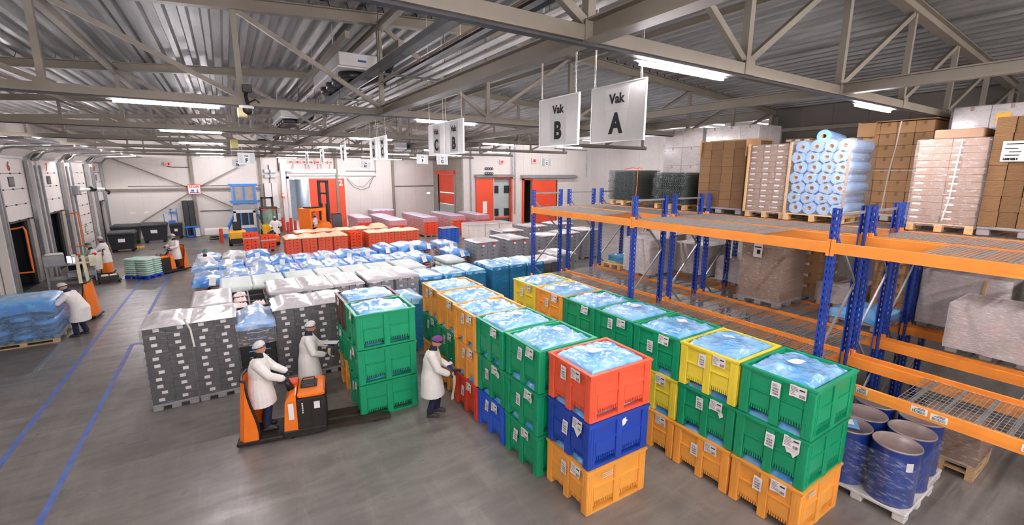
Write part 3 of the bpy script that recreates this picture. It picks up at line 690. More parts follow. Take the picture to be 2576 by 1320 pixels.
cartons('narrow white film-wrapped load between the blue rolls and the strapped cartons', 12.15, 5.6, ZT, .9, .8, 2, 2, 4, .33, m_plwhite, 'grey', m_filmwhite, seed=5, tag=False)
cartons('small open stack of brown cartons with white ends high behind the blue rolls', 12.15, 5.55, ZT+1.5, .7, .6, 2, 3, 2, .16, m_card2, None, None, seed=6)
t = cartons('tall film-wrapped carton load with white tags and a white strap', 10.82, 2.42, ZT, 1.06, .86, 2, 2, 12, .118, m_cardw, 'wood', m_film, seed=7)
ob('white_strap', MB().tube([(-.55,-.12,1.56),(-.56,-.1,1.0),(-.55,-.08,.55),(-.56,-.04,.2)], .011, 5).me('white_strap', m_white), t)
ob('top_carton', MB().rbox(-.53,-.35,1.57,.4,.25,1.72,.01).me('top_carton', m_cardw), t)
t = cartons('silvery film-wrapped load with a yellow sticker behind the tall carton load', 12.15, 2.3, ZT, 1.05, 1.0, 2, 2, 5, .41, m_cardgrey, 'grey', m_film, seed=8, tag=False)
ob('yellow_sticker', bx(-.56,-.25,1.86,-.555,-.07,2.04).me('yellow_sticker', m_yellow), t)
flats('tall load of flat cartons with a big paper label at the right edge', 10.86, 1.42, ZT, 1.1, 1.08, 1, 5, 7, .245, [m_flat, m_flat2], 'grey', 9)
o = bpy.data.objects['flat_carton_load.001']
lb = MB().grid(4, 4, lambda i, j: (-.57-.02*(1-j)*(i > .7), .42-.3*i, 1.18+.31*j))
for k, (a, c, z) in enumerate(((.38,.16,1.44),(.39,.25,1.37),(.34,.16,1.32),(.38,.2,1.27))): lb.box(-.578,c,z,-.575,a,z+.014,1)
for k in range(12): lb.box(-.578, .38-k*.02-.008*(k % 3), 1.2, -.575, .39-k*.02, 1.235, 1)
ob('paper_label', lb.me('paper_label', [m_paper, m_ink]), o)
cartons('large grey film-wrapped load at the left end of the rear rack', 12.18, 8.72, ZT, 1.06, 1.3, 2, 2, 4, .53, m_cardgrey, 'grey', m_film, seed=10, tag=False)
cartons('large grey film-wrapped load behind the dark flat cartons', 12.18, 7.2, ZT, 1.06, 1.5, 2, 3, 4, .52, m_cardgrey, 'grey', m_film, seed=11, tag=False)
# ---------------------------------------------------------------- goods on the lower deck
ql = 'loads on the lower rack deck'
cartons('low white film-wrapped load of boxes at the far end of the lower rack deck', 10.7, 8.9, ZM, 1.1, .95, 2, 2, 3, .32, m_cardw, 'grey', m_filmwhite, seed=12, group=ql)
t = thing('blue_sheet_pallet', 'wooden pallet with one white block under a blue sheet on the lower deck', 'pallet load', (10.75, 10.02, ZM), 0, ql); pallet(t, 'wood', 1.1, .8)
ob('white_block', MB().rbox(-.3,-.25,.145,.2,.25,.36,.02).me('white_block', m_plwhite), t); drape(.75, .6, .37, .22, 1, m_filmblue, 1.2, .02, t=t).location = (.08, -.02, .0)
cartons('whitish film-wrapped carton load second from the far end of the lower deck', 11.9, 8.0, ZM, 1.0, 1.1, 2, 2, 3, .27, m_cardw, 'grey', m_filmwhite, seed=13, group=ql)
cartons('pale wrapped cartons seen between the middle rack posts', 12.1, 9.6, ZM, 1.0, 1.1, 2, 2, 3, .3, m_cardw, 'grey', m_filmwhite, seed=14, group=ql)
cartons('whitish film-wrapped load just left of the brown wrapped cartons', 11.9, 6.6, ZM, 1.0, 1.0, 2, 2, 2, .3, m_cardw, 'grey', m_filmwhite, seed=15, group=ql)
t = cartons('brown film-wrapped carton stack with a paper sheet on a grey pallet', 10.75, 5.3, ZM, 1.05, .95, 2, 2, 6, .24, m_card2, 'grey', m_film, seed=16, group=ql, tag=False)
ob('paper_label', MB().box(-.565,-.02,1.12,-.561,.18,1.45).box(-.567,.0,1.34,-.5655,.16,1.37,1).box(-.567,.02,1.2,-.5655,.1,1.3,1).me('paper_label', [m_paper, m_ink]), t)
cartons('half-wrapped brown cartons with white labels beside the brown stack', 12.1, 5.2, ZM, 1.0, 1.1, 2, 3, 4, .27, m_card, 'grey', None, seed=17, group=ql)
cartons('low pinkish film-wrapped load right of the labelled brown cartons', 12.0, 4.2, ZM, 1.0, .8, 2, 2, 2, .2, m_cardw, 'wood', m_filmwhite, seed=18, group=ql, tag=False)
t = thing('blue_film_pallet', 'low pallet under shiny blue film at the middle rack post', 'pallet load', (10.8, 3.4, ZM), 0, ql); pallet(t, 'grey', 1.05, .85)
ob('sack', MB().rbox(-.48,-.38,.15,.48,.38,.3,.05).me('sack', m_bagdk), t); drape(1.0, .8, .31, .16, 2, m_bagdk, .8, .05, t=t)
t = cartons('grey translucent wrapped load with a wooden slat, right of the middle post', 12.05, 2.2, ZM, 1.0, 1.15, 2, 2, 2, .5, m_cardgrey, 'grey', m_filmwhite, seed=19, group=ql, tag=False)
ob('wooden_slat', bx(-.56,-.3,.15,-.53,-.26,1.1).me('wooden_slat', m_wood), t)
cartons('dark film-wrapped load at the right edge behind the white carton', 12.05, .7, ZM, 1.0, 1.3, 2, 2, 3, .36, m_card2, 'grey', m_film, seed=20, group=ql)
t = cartons('white film-wrapped carton with red print at the right edge of the lower deck', 10.78, 1.55, ZM, 1.05, 1.0, 1, 1, 1, .72, m_cardw, 'grey', m_filmwhite, seed=21, group=ql, tag=False)
rb = MB()
for k in range(4): rb.box(-.531,.05-.06*k,.4,-.529,.08-.06*k,.62); 
rb.box(-.531,.3,.2,-.529,.33,.7).box(-.531,-.4,.2,-.529,-.37,.7)
ob('red_print', rb.me('red_print', m_redink), t)
cartons('brown carton load leaning behind the double rack post', 12.1, 3.35, ZM, .8, .6, 2, 2, 7, .2, m_card, 'grey', None, seed=22, group=ql, tag=False)
ob('crumpled_film', drape(.7, .45, .0, .05, 3, m_film, 2, .08, t=None).data, None, (10.75, .45, 4.0), label='crumpled clear film lying on the top rack deck at the right edge', cat='film')
for n_ in [o for o in COL.objects if o.name.startswith('top_sheet') and o.parent is None]: bpy.data.objects.remove(n_)
# ---------------------------------------------------------------- under the rack: drums and a wooden pallet
m_drum = M('blue_drum_paint', '#173a8c', .3, var=.1, vs=3, coat=.5); m_lid = M('drum_lid', '#a59a96', .4, .35, var=.15, vs=3); 
t = thing('drum_pallet', 'white plastic pallet under the film-wrapped blue drums', 'pallet', (8.33, 2.2, 0)); pallet(t, 'white', 1.2, 1.2)
db = MB(); pr = [(0,.012),(.275,.012),(.282,0),(.288,.02),(.284,.05),(.284,.28),(.29,.3),(.284,.32),(.284,.58),(.29,.6),(.284,.62),(.284,.84),(.29,.87),(.292,.885),(.284,.9),(.276,.885)]
db.lathe(pr[:14], 32, 0); drum_me = db.me('drum_body', m_drum, True)
lid_me = MB().lathe([(.292,.872),(.297,.885),(.29,.9),(.278,.893),(.272,.876),(0,.874)], 32).me('drum_lid', m_lid, True)
dn = ['front right', 'front left', 'back right', 'back left', 'rear right', 'rear left']
for k, (x, y) in enumerate(((8.03,1.9),(8.03,2.5),(8.635,1.9),(8.635,2.5),(9.25,1.95),(9.25,2.56))):
    q = thing('steel_drum', f'blue steel drum with grey lid under the rack, {dn[k]} one', 'drum', (x, y, .15), k*1.3, 'blue drums under the rack')
    ob('drum_body', drum_me, q); ob('drum_lid', lid_me, q)
    if k == 0: ob('white_label', MB().grid(4, 1, lambda i, j: (.288*cos(-2.4+i*.32-k), .288*sin(-2.4+i*.32-k), .6+.14*j)).me('white_label', m_paper), q)
    if k == 1: ob('red_label', MB().grid(4, 1, lambda i, j: (.289*cos(2.5+i*.4-1.3), .289*sin(2.5+i*.4-1.3), .74+.07*j)).me('red_label', m_redink), q)
t = thing('drum_pallet', 'narrow pallet under the two rear blue drums beneath the rack', 'pallet', (9.25, 2.25, 0)); pallet(t, 'white', .6, 1.2)
ob('film_wrap', shell(1.18, 1.18, .1, .95, 2.2, .015, top=False, nx=12).me('film_wrap', FILM('drum_film', '#dfe4ee', .05, .5, sc=6), True), bpy.data.objects['drum_pallet'], (0, 0, 0))
ob('film_bundle', MB().rbox(-.16,-.11,0,.16,.11,.03,.01).box(-.08,-.05,.03,.1,.04,.034,1).me('film_bundle', [m_bagdk, m_paper]), None, (8.0, 2.5, 1.052), (0,0,.5), label='blue folded film packet with a paper slip on the left drum lid', cat='packet')
t = cartons('brown film-wrapped load on a split wooden pallet under the rack', 10.3, 1.75, .123, 1.0, .85, 1, 1, 1, .5, m_card2, 'wood', m_film, seed=23, tag=False)
t = thing('wooden_pallet', 'raw wooden pallet on the floor under the brown wrapped load', 'pallet', (10.3, 1.75, 0), .0)
for i in range(5): ob('board', bx(-.5+i*.225,-.42,.1,-.4+i*.225,.42,.122).me('board', m_wood), t)
for j in (-1,0,1):
    ob('board', bx(-.5,j*.37-.05,.0,.5,j*.37+.05,.022).me('board', m_wood), t)
    for i in (-1,0,1): ob('block', bx(i*.43-.07,j*.37-.05,.023,i*.43+.07,j*.37+.05,.099).me('block', m_wood), t)
# ---------------------------------------------------------------- crate loads standing on the floor
m_crblack = M('black_crate_plastic', '#242426', .45, var=.25, vs=3)
m_crgrey = M('grey_crate_plastic', '#83858a', .45, var=.2, vs=3)
m_crblue = M('blue_crate_plastic', '#2f62c4', .45)
m_crred = M('red_crate_plastic', '#e5481c', .42, var=.1, vs=2)
m_crteal = M('dark_blue_crate_plastic', '#2a6f96', .45, var=.2, vs=3)
m_cream = M('cream_carton', '#efe6dc', .7, var=.05)
m_meat = M('packed_meat', '#b0857a', .3, var=.3, vs=9, coat=.6)
m_meatpale = M('pale_meat', '#e6cdc4', .45, var=.18, vs=14, bump=.6, bs=20)
m_sheetw = M('white_cover_film', '#bcb9b9', .3, var=.1, vs=5, coat=.4, bump=.6, bs=9)
m_sheetb = bagfilm('blue_cover_film', '#3a86d8', '#8dbdea')
m_sheetl = bagfilm('pale_blue_cover_film', '#7aa9dc', '#bccfe2')
m_sheett = bagfilm('turquoise_cover_film', '#6fb4e0', '#b7dcf2')
m_sheetp = M('peach_cover_film', '#f5cda4', .35, var=.1, vs=5, coat=.3, bump=.5, bs=10)
m_sheetlil = M('lilac_cover_film', '#dcd8ea', .3, var=.06, vs=5, coat=.4, bump=.5, bs=10)
m_sack = M('white_sack', '#c3cfc8', .5, var=.05, vs=6, bump=.35, bs=12)
m_sackg = M('green_printed_sack', '#9fcfb8', .5, var=.12, vs=5)
_cr = {}
def crate_me(w, d, h, mat, tags=0, slots=False):
    k = (round(w,2), round(d,2), round(h,3), mat.name, tags, slots)
    if k in _cr: return _cr[k]
    b = MB(); X, Y = w/2-.004, d/2-.004; t = .012; r = random.Random(tags)
    b.box(-X+.012,-Y+.012,.004,X-.012,Y-.012,.014)
    for x0,y0,x1,y1 in ((-X,-Y,X,-Y+t),(-X,Y-t,X,Y),(-X,-Y+t,-X+t,Y-t),(X-t,-Y+t,X,Y-t)):
        b.box(x0+.01*(x0<0),y0+.01*(y0<0),.004,x1-.01*(x1>0),y1-.01*(y1>0),h-.002)
    for x0,y0,x1,y1 in ((-X,-Y,X,-Y+.016),(-X,Y-.016,X,Y),(-X,-Y+.016,-X+.016,Y-.016),(X-.016,-Y+.016,X,Y-.016)):
        b.box(x0,y0,h-.03,x1,y1,h-.002); b.box(x0,y0,.004,x1,y1,.018)
    for s in (-1,1):                                                # grips: dark hollows in the short and long walls
        b.box(-.05,s*Y-.002 if s<0 else Y-.004,h*.5,.05,(-Y+.004) if s<0 else Y+.002,h*.72,2)
        b.box(s*X-.002 if s<0 else X-.004,-.06,h*.5,(-X+.004) if s<0 else X+.002,.06,h*.72,2)
    if slots:
        n = 7
        for k2 in range(n):
            for l in range(2):
                y = -Y+.05+k2*(2*Y-.1)/(n-1)
                for s in (-1,1): b.box(s*X-.003 if s<0 else X-.003, y-.02, .03+l*h*.42, (-X+.003) if s<0 else X+.003, y+.02, .03+l*h*.42+h*.27, 3)
    if tags:
        x = r.uniform(-.04,.04); z = h*.3+r.uniform(0,.02); b.box(x-.05,-Y-.006,z,x+.05,-Y-.002,z+.068,1)
    m = b.me('crate', [mat, m_paper, m_black, m_paper]); _cr[k] = m; return m
def crate_load(label, x0, y0, w, d, nx, ny, nl, h, mat, pal='grey', cover=m_sheetw, wrapm=None, tags=True, group=None, slots=False, seed=0, skirt=.1, bulge=.03, amp=1, wz=.1, red_tags=0, fill=None, hollow=True, y_rows=None, cat='pallet load', lift=0, name='crate_load'):
    """x0,y0: the left front corner. Crates are parts; film skirt, top sheet and tags are parts too."""
    t = thing(name, label, cat, (x0+w/2, y0+d/2, lift), 0, group); r = random.Random(seed); pallet(t, pal, w, d)
    cw, cd = w/nx, d/ny; mes = [crate_me(cw, cd, h+.012, mat, 1+k if tags else 0, slots) for k in range(3)]; plain = crate_me(cw, cd, h+.012, mat, 0, slots)
    for l in range(nl):
        for i in range(nx):
            for j in range(ny):
                if hollow and l < nl-1 and 0 < j and (0 < i): continue          # hidden inner crates are left out
                ob('crate', (mes[(i*3+l+seed) % 3] if j == 0 else plain), t, (-w/2+(i+.5)*cw+r.uniform(-.003,.003), -d/2+(j+.5)*cd, .15+l*h), (0,0,r.uniform(-.006,.006)))
    zt = .15+nl*h+.012
    if cover: drape(w, d, zt, skirt, seed, cover, amp, bulge, t=t)
    if wrapm: wrap(t, w+.03, d+.03, wz, zt-.005, wrapm, seed, top=False)
    for k in range(red_tags):
        xx = -w/2+(k+.5)*w/red_tags+.03
        ob('red_tag', RT, t, (xx, -d/2-.035, zt-.12-.04*(k % 2))); 
    return t
RT = MB().box(-.09,-.004,0,.09,.0,.075).box(-.055,-.005,-.12,.06,0,-.02,1).me('red_tag', [m_redink, m_paper])
g1 = 'black crate loads of the front row'
o5 = ['at the outer end, five metres from the pallet truck', 'second from the outer end', '', 'fourth from the outer end', 'beside the man with blue gloves']
for k, (x, w, lab) in enumerate(((-1.74,.80,'film-wrapped stack of black crates at the aisle end of the front row'),(-.92,.80,'film-wrapped stack of black crates second from the aisle end'),
                              (.66,.80,'film-wrapped stack of black crates right behind the pallet truck driver'),(1.48,.76,'film-wrapped black crate stack half hidden by the green boxes'))):
    crate_load(lab, x, 11.15, w, 1.2, 2, 2, 11, .151, m_crblack, cover=m_sheetw, wrapm=m_filmdark, group=g1, seed=k, bulge=(.07,.02,.09,.05)[k], skirt=.02, amp=1.0)
t = crate_load('shorter stack of black crates with blue film inside, open below', -.09, 11.15, .72, 1.2, 1, 2, 10, .146, m_crblack, cover=m_sheetl, wrapm=None, tags=False, group=g1, seed=4, bulge=.09, skirt=.16, amp=1.4)
bm_ = drape(.66, .55, 0, .04, 1, m_bagdk, .6, .02, name='blue_liner').data
bpy.data.objects.remove([o for o in COL.objects if o.name.startswith('blue_liner')][0])
strip = MB().grid(10, 2, lambda i, j: (-.3+.6*i, -.617-.01*(i*3 % 1), .015*sin(i*9)+(j-.5)*.035)).me('blue_liner', m_bagdk, True)
for l in range(2, 10): ob('blue_liner', strip, t, (.02*(l % 3-1), 0, .215+l*.146), (0,0,0), scale=(.5+.12*(l % 3),1,.55))
wrap(t, .74, 1.22, 1.1, 1.62, m_film, 2, top=False)
g2 = 'crate loads of the second row'
crate_load('white-covered crate load at the aisle end of the second row', -1.0, 12.95, .8, 1.7, 2, 3, 8, .192, m_crblack, cover=m_sheetw, wrapm=m_filmdark, tags=False, group=g2, seed=5, bulge=.03, skirt=.1)
t = crate_load('uncovered black crates filled with pale meat, open at the top', -.18, 12.65, .8, 1.8, 2, 3, 7, .205, m_crblack, cover=None, tags=False, group=g2, seed=6)
for i, j in ((0,0),(0,1),(0,2),(1,0)):
    ob('meat', MB().grid(14, 14, lambda u, v: ((u-.5)*.36, (v-.5)*.55, smooth(min(u,1-u,v,1-v)*6)*(.06+.05*rid((u*3+i*5, v*4+j*3, 1))+.02*rid((u*9, v*9, i+j))))).me('meat', m_meatpale, True), t, (-.2+.4*i, -.6+.6*j, 1.50))
wl = ['third', 'fourth', 'fifth', 'sixth', 'seventh']
for k, (xa, xb) in enumerate(((.72,1.50),(1.54,2.33),(2.39,3.2),(3.37,4.13),(4.2,4.95))):
    crate_load(f'film-wrapped grey crate load, {wl[k]} from the aisle end of the second row', xa, 13.3, xb-xa, 1.6, 2, 3, 8, .195, m_crgrey, cover=m_sheetw, wrapm=m_filmdark, tags=True, group=g2, seed=7+k, skirt=.08, bulge=.03)
g3 = 'blue film-wrapped crate loads'
fl = ['left', 'middle', 'right']
for k, (xa, xb) in enumerate(((5.05,5.78),(5.9,6.6),(6.7,7.4))):
    crate_load(f'turquoise-covered blue crate load behind the orange boxes, {fl[k]} of three', xa, 13.3, xb-xa, 1.25, 2, 2, 6, .24, m_crteal, cover=m_sheett, wrapm=m_filmblue, tags=(k == 1), group=g3, seed=12+k, skirt=.12, bulge=.04)
for k, (xa, xb) in enumerate(((7.72,8.38),(8.48,9.14),(9.24,9.92))):
    crate_load(f'turquoise-covered blue crate load beside the far rack post, {fl[k]} of three', xa, 13.3, xb-xa, 1.35, 2, 2, 6, .245, m_crteal, cover=m_sheett, wrapm=m_filmblue, tags=False, group=g3, seed=15+k, skirt=.12, bulge=.05)
crate_load('narrow blue film-wrapped crate stack between the green boxes and orange boxes', 3.66, 11.3, .62, 1.0, 1, 2, 6, .235, m_crteal, cover=m_sheett, wrapm=m_filmblue, tags=False, group=g3, seed=18, skirt=.2)
crate_load('low blue-covered crates just behind the far orange boxes', 5.05, 11.3, .8, 1.4, 2, 2, 6, .22, m_crteal, cover=m_sheetl, wrapm=m_filmblue, tags=False, group=g3, seed=19, skirt=.1)
crate_load('white-topped dark crate load behind the first rack post', 10.1, 13.6, 1.0, 1.25, 2, 2, 6, .23, m_crblack, cover=m_sheetw, wrapm=m_filmdark, tags=False, group=g2, seed=20)
crate_load('white-topped dark crate load behind the second rack row', 11.3, 14.2, 1.0, 1.25, 2, 2, 6, .24, m_crgrey, cover=m_sheetw, wrapm=m_filmdark, tags=False, group=g2, seed=21)
# ---------------------------------------------------------------- sacks
def pillow(w, d, h, sd=0, nx=10, ny=8, mat=None):
    b = MB(); rings = []
    for j in range(9):
        a = -pi/2+pi*j/8; z = h/2+sin(a)*h/2; k = max(.0, cos(a))**.35
        rings.append([(w/2*k*math.copysign(abs(cos(q))**.45, cos(q)) + .012*noise.noise(V((q*2,j,sd))), d/2*k*math.copysign(abs(sin(q))**.45, sin(q)) + .012*noise.noise(V((j,q*2,sd))), z + .012*noise.noise(V((cos(q)*2,sin(q)*2,sd+j)))) for q in [2*pi*i/24 for i in range(24)]])
    b.loft(rings); return b.me('sack', mat or m_sack, True)
SK = {}
def sack_load(label, x0, y0, w, d, nl, h, nx, ny, mats, pal='grey', group=None, seed=0, tag=0, rz=0, lift=0, loc=None, top_extra=None, stripe=True):
    t = thing('sack_load', label, 'pallet load', loc or (x0+w/2, y0+d/2, lift), rz, group); r = random.Random(seed); pallet(t, pal, w-.02, d-.02)
    for l in range(nl):
        for i in range(nx):
            for j in range(ny):
                m = mats[(l+i) % len(mats)]; k = (round(w/nx,2), round(d/ny,2), round(h,3), m.name, (l+i+j+seed) % 2)
                if k not in SK: SK[k] = pillow(w/nx*1.02, d/ny*1.02, h*1.12, k[4]*3.3, mat=m)
                ob('sack', SK[k], t, (-w/2+(i+.5)*w/nx+r.uniform(-.012,.012), -d/2+(j+.5)*d/ny+r.uniform(-.012,.012), .145+l*h), (0,0,r.uniform(-.02,.02)))
    if tag: drape(w-.05, d-.05, .15+nl*h+.005, .1, seed, m_sack, .8, .02, t=t)
    if tag:
        zz = .15+(nl-1)*h+.01
        ob('sack_tag', MB().box(-.14,-.02,0,.0,-.012,.07).box(.06,-.02,.005,.22,-.012,.075,1).box(-.02,-.015,-.01,.3,-.008,.06,2).me('sack_tag', [m_redink, m_paper, m_sackg]), t, (r.uniform(-.15,.05), -d/2-.05, zz-.03))
    return t
sl = ['first', 'second', 'third', 'fourth', 'fifth', 'sixth', 'seventh']
for k, (xa, xb) in enumerate(((-.46,.38),(.41,1.3),(1.4,2.28),(2.36,3.14),(3.22,4.06),(4.12,4.95),(5.1,6.0))):
    sack_load(f'pallet of white sacks with red tags, {sl[k]} from the aisle end', xa, 15.3, xb-xa, 1.75, 8, .168, 1, 3, [m_sack], group='white sack pallets', seed=k, tag=1)
sack_load('single pallet of white sacks beside the grey crate loads', 7.2, 16.2, .85, 1.3, 7, .18, 1, 2, [m_sack], group='white sack pallets', seed=9, tag=1)
# ---------------------------------------------------------------- packed meat under loose blue covers
m_bare = m_meat
def meat_load(label, x0, y0, w, d, seed, cover=m_sheetb, nl=8, h=.135, skirt=.28, amp=2.0, paper=True, group=None, cat='pallet load'):
    t = thing('meat_load', label, cat, (x0+w/2, y0+d/2, 0), 0, group); r = random.Random(seed); w -= .05; pallet(t, 'grey', w-.02, d-.02)
    for l in range(nl):
        for i in range(2):
            k = (round(w/2,2), round(d,2), 'm', (l+i) % 2)
            if k not in SK: SK[k] = pillow(w/2*1.01, d*1.0, h*1.15, k[3]*2.1, mat=m_meat)
            ob('meat_pack', SK[k], t, (-w/4+i*w/2, r.uniform(-.01,.01), .145+l*h))
    zt = .15+nl*h+.01
    drape(w, d, zt, skirt, seed, cover, amp, .02+.04*(seed % 3)/2, n=28, flare=.03, t=t)
    if paper: ob('paper_sheet', MB().grid(3, 3, lambda i, j: ((i-.5)*.2, -.06*(1-j)**2*1.2, (j-.5)*.3)).me('paper_sheet', m_paper), t, (r.uniform(-.1,.15), -d/2-.075, zt-.08), (-.25, r.uniform(-.2,.2), r.uniform(-.1,.1)))
    return t
gm = 'meat pallets under loose blue film'
nn = ['first', 'second', 'third', 'fourth', 'fifth', 'sixth', 'seventh', 'eighth', 'ninth', 'tenth', 'eleventh', 'twelfth']
for k, (xa, xb) in enumerate(((-1.3,-.42),(-.42,.42),(.45,1.28),(1.33,2.17),(2.23,3.05),(3.1,3.92),(4.0,4.78),(4.92,5.92),(6.02,6.75),(6.8,7.52))):
    meat_load(f'meat pallet under blue film behind the white sacks, {nn[k]} from the aisle', xa, 18.45, xb-xa, 1.5, k, m_sheetb if k in (0,3,5,6,7,9) else m_sheetl, group=gm)
for k, (xa, xb) in enumerate(((-1.43,-.55),(-.55,.3),(.37,1.25),(1.3,2.14),(2.2,3.03),(3.1,3.93),(4.0,4.84),(4.9,5.7),(5.85,6.65),(6.8,7.7),(7.75,8.5))):
    if k == 0: continue
    meat_load(f'meat pallet under blue film in the middle blue row, {nn[k]} from the aisle', xa, 20.75, xb-xa, 1.4, k+11, m_sheetl if k in (2,5) else m_sheetb, group=gm, nl=8+(k > 7))
meat_load('meat pallet under pale blue film where the man in the green cap stands', -1.45, 21.0, .85, 1.15, 30, m_sheetl, paper=False, group=gm)
for k, (xa, xb) in enumerate(((-1.41,-.53),(-.41,.44),(.49,1.37))):
    meat_load(f'meat pallet under pale film in the rearmost blue row, {nn[k]} from the aisle', xa, 23.1, xb-xa, 1.3, k+31, (m_sheetl, m_sheetw, m_sheetb)[k], group=gm)
meat_load('blue-covered meat pallet left of the grey crate loads', 8.6, 18.7, .9, 1.4, 41, m_sheetb, group=gm)
meat_load('pale-covered meat pallet in front of the blue crates', 8.9, 20.6, .9, 1.3, 42, m_sheetl, group=gm, nl=9)
# ---------------------------------------------------------------- grey crates with red tags, cream cartons, blue crates
gg = 'grey crate loads with red tags'
for k, (x, y, w, d, lab) in enumerate(((9.75,18.3,1.2,1.3,'grey crate load with two red tags nearest the sack pallet'),(11.55,18.3,1.2,1.9,'grey crate load with two red tags, second from the sack pallet'),(13.7,18.4,1.2,1.2,'grey crate load with red tag behind the rack end post'),
       (12.75,21.0,1.5,1.3,'grey crate load with a red tag behind the nearer grey loads'),(15.2,18.6,1.2,1.3,'grey crate load with a red tag under the far rack brace'),(15.3,22,1.4,1.6,'white-topped grey crate load near the open red door'),(17.6,22.2,1.4,1.6,'white-topped grey crate load before the right annex wall'),(17,19,1.3,1.4,'grey crate load seen through the far rack frame'))):
    crate_load(lab, x, y, w, d, 2, 2, 8, .19, m_crgrey, cover=m_sheetw, wrapm=m_filmdark, tags=False, group=gg, seed=40+k, skirt=.05, red_tags=2 if k < 2 else 1)
for k, x in enumerate((14.7, 15.9, 17.1)):
    t = cartons(f'cream carton load with a white cover before the cold store doors, {fl[k]} of three', x+.55, 29.2, 0, 1.15, 1.6, 2, 2, 5, .21, m_cream, 'white', None, group='cream carton loads', seed=50+k, tag=False)
    drape(1.15, 1.6, 1.2, .05, k, m_sheetw, .8, .03, t=t)
crate_load('stack of bright blue crates before the cream cartons', 12.0, 27.4, 1.25, .85, 2, 2, 6, .175, m_crblue, cover=m_sheetw, tags=False, seed=60, skirt=.02)
# ---------------------------------------------------------------- red crates
gr = 'red crate loads'
for k, (x, y, w, d, nl, lab) in enumerate(((8.1,34.2,1.0,3.2,7,'lilac-covered red crates right of the sliding door'),(9.7,31.2,1.15,5.6,7,'long lilac-covered block of red crates behind the orange loads'),(12.5,32.0,1.1,5.0,7,'long lilac-covered block of red crates with white holes'),
       (14.9,32.0,1.1,4.6,7,'lilac-covered red crates left of the roll-up door'),(17.0,31.6,1.0,3.8,7,'lilac-covered red crates before the cold store door'))):
    crate_load(lab, x, y, w, d, 2, max(2, round(d/.6)), nl, .195, m_crred, cover=m_sheetlil, wrapm=m_filmlilac, tags=False, group=gr, seed=61+k, slots=True, wz=1.15, skirt=.04)
crate_load('low lilac-covered red crates against the back wall', 10.9, 40.6, 2.0, 1.2, 3, 2, 7, .195, m_crred, cover=m_sheetlil, wrapm=m_filmlilac, tags=False, group=gr, seed=68, slots=True, wz=.9)
crate_load('dark film-wrapped crate stack before the red sliding door', 7.3, 39.3, .72, .8, 1, 1, 8, .16, m_crblack, cover=None, wrapm=m_filmdark, tags=False, seed=69, pal='grey')
go = 'red crates under peach film'
k = 0
for xa, y, n, lab in ((3.5,30.6,5,'rear'),(6.2,30.6,3,'rear')):
    pass
for k, x in enumerate((3.45, 4.65, 5.85, 7.05, 8.25)):
    crate_load(f'peach-covered red crate load of the rear orange row, {nn[k]} from the door', x, 31.0, 1.15, 1.2, 2, 2, 5, .19, m_crred, cover=m_sheetp, wrapm=m_filmpeach, tags=False, group=go, seed=70+k, skirt=.05, bulge=.05 if k != 4 else .16, amp=1.4)
for k, x in enumerate((2.62, 3.5, 4.38, 5.28)):
    crate_load(f'peach-covered red crate load of the front orange row, {nn[k]} from the aisle', x, 28.6, .81, 1.5, 2, 2, 5, .185, m_crred, cover=m_sheetp, wrapm=m_filmpeach, tags=False, group=go, seed=76+k, skirt=.06, bulge=.06, amp=1.6)
crate_load('bare red crate stack between the two peach-covered rows', 6.4, 29.2, .75, 1.2, 2, 2, 5, .19, m_crred, cover=None, tags=False, group=go, seed=81)
for k, x in enumerate((7.4, 8.25, 9.1, 9.95)):
    crate_load(f'peach-covered red crate load right of the bare red stack, {sl[k]} of four', x, 28.6, .83, 1.3, 2, 2, 5, .19, m_crred, cover=m_sheetp, wrapm=m_filmpeach, tags=False, group=go, seed=82+k, skirt=.05, bulge=.05, amp=1.3)
for k, (x, nl, lab) in enumerate(((.55,5,'taller stack of shiny red crates with a white band by the yellow forklift'),(1.5,4,'lower stack of shiny red crates with a white band by the yellow forklift'))):
    t = crate_load(lab, x, 31.4, .85, 1.15, 2, 2, nl, .2, m_crred, cover=None, tags=False, seed=90+k, group='banded red crates')
    ob('white_band', MB().box(-.44,-.59,0,.44,.59,.07).me('white_band', m_sheetw), t, (0,0,.15+(nl-2)*.2+.12))
# ---------------------------------------------------------------- people: one continuous body, with coat, trousers, shoes, gloves and headwear as clothing
_jobs = []
def fuse(b, mats, vox, sm=4):
    """Queue a set of overlapping closed shapes to be fused into one continuous surface."""
    m = b.me('fused', mats); o = bpy.data.objects.new('fused', m); COL.objects.link(o)
    r = o.modifiers.new('r', 'REMESH'); r.mode = 'VOXEL'; r.voxel_size = vox; r.use_smooth_shade = True
    s = o.modifiers.new('s', 'SMOOTH'); s.iterations = sm; s.factor = .5
    _jobs.append(o); return o
def unqueue():
    dg = bpy.context.evaluated_depsgraph_get()
    for o in _jobs:
        m = bpy.data.meshes.new_from_object(o.evaluated_get(dg)); mm = o.data.materials[0]; m.materials.clear(); m.materials.append(mm)
        m.name = o['nm']; q = ob(o['nm'], m, o.parent, (0,0,0)); bpy.data.objects.remove(o)
    _jobs.clear()
def ball(b, c, r, n=12, T=None):
    rx, ry, rz = r if isinstance(r, tuple) else (r, r, r); A = Matrix.Translation(V(c)) @ (T or Matrix())
    b.loft([[A @ V((rx*cos(a)*cos(q), ry*cos(a)*sin(q), rz*sin(a))) for q in [2*pi*k/n for k in range(n)]] for a in [-pi/2+.12+(pi-.24)*j/8 for j in range(9)]])
def limb(b, pts, rs, n=12):
    pts = [V(p) for p in pts]; d0 = (pts[0]-pts[1]).normalized()*rs[0]*.8; d1 = (pts[-1]-pts[-2]).normalized()*rs[-1]*.8
    b.tube([pts[0]+d0, *pts, pts[-1]+d1], [rs[0]*.4, *rs, rs[-1]*.4], n)
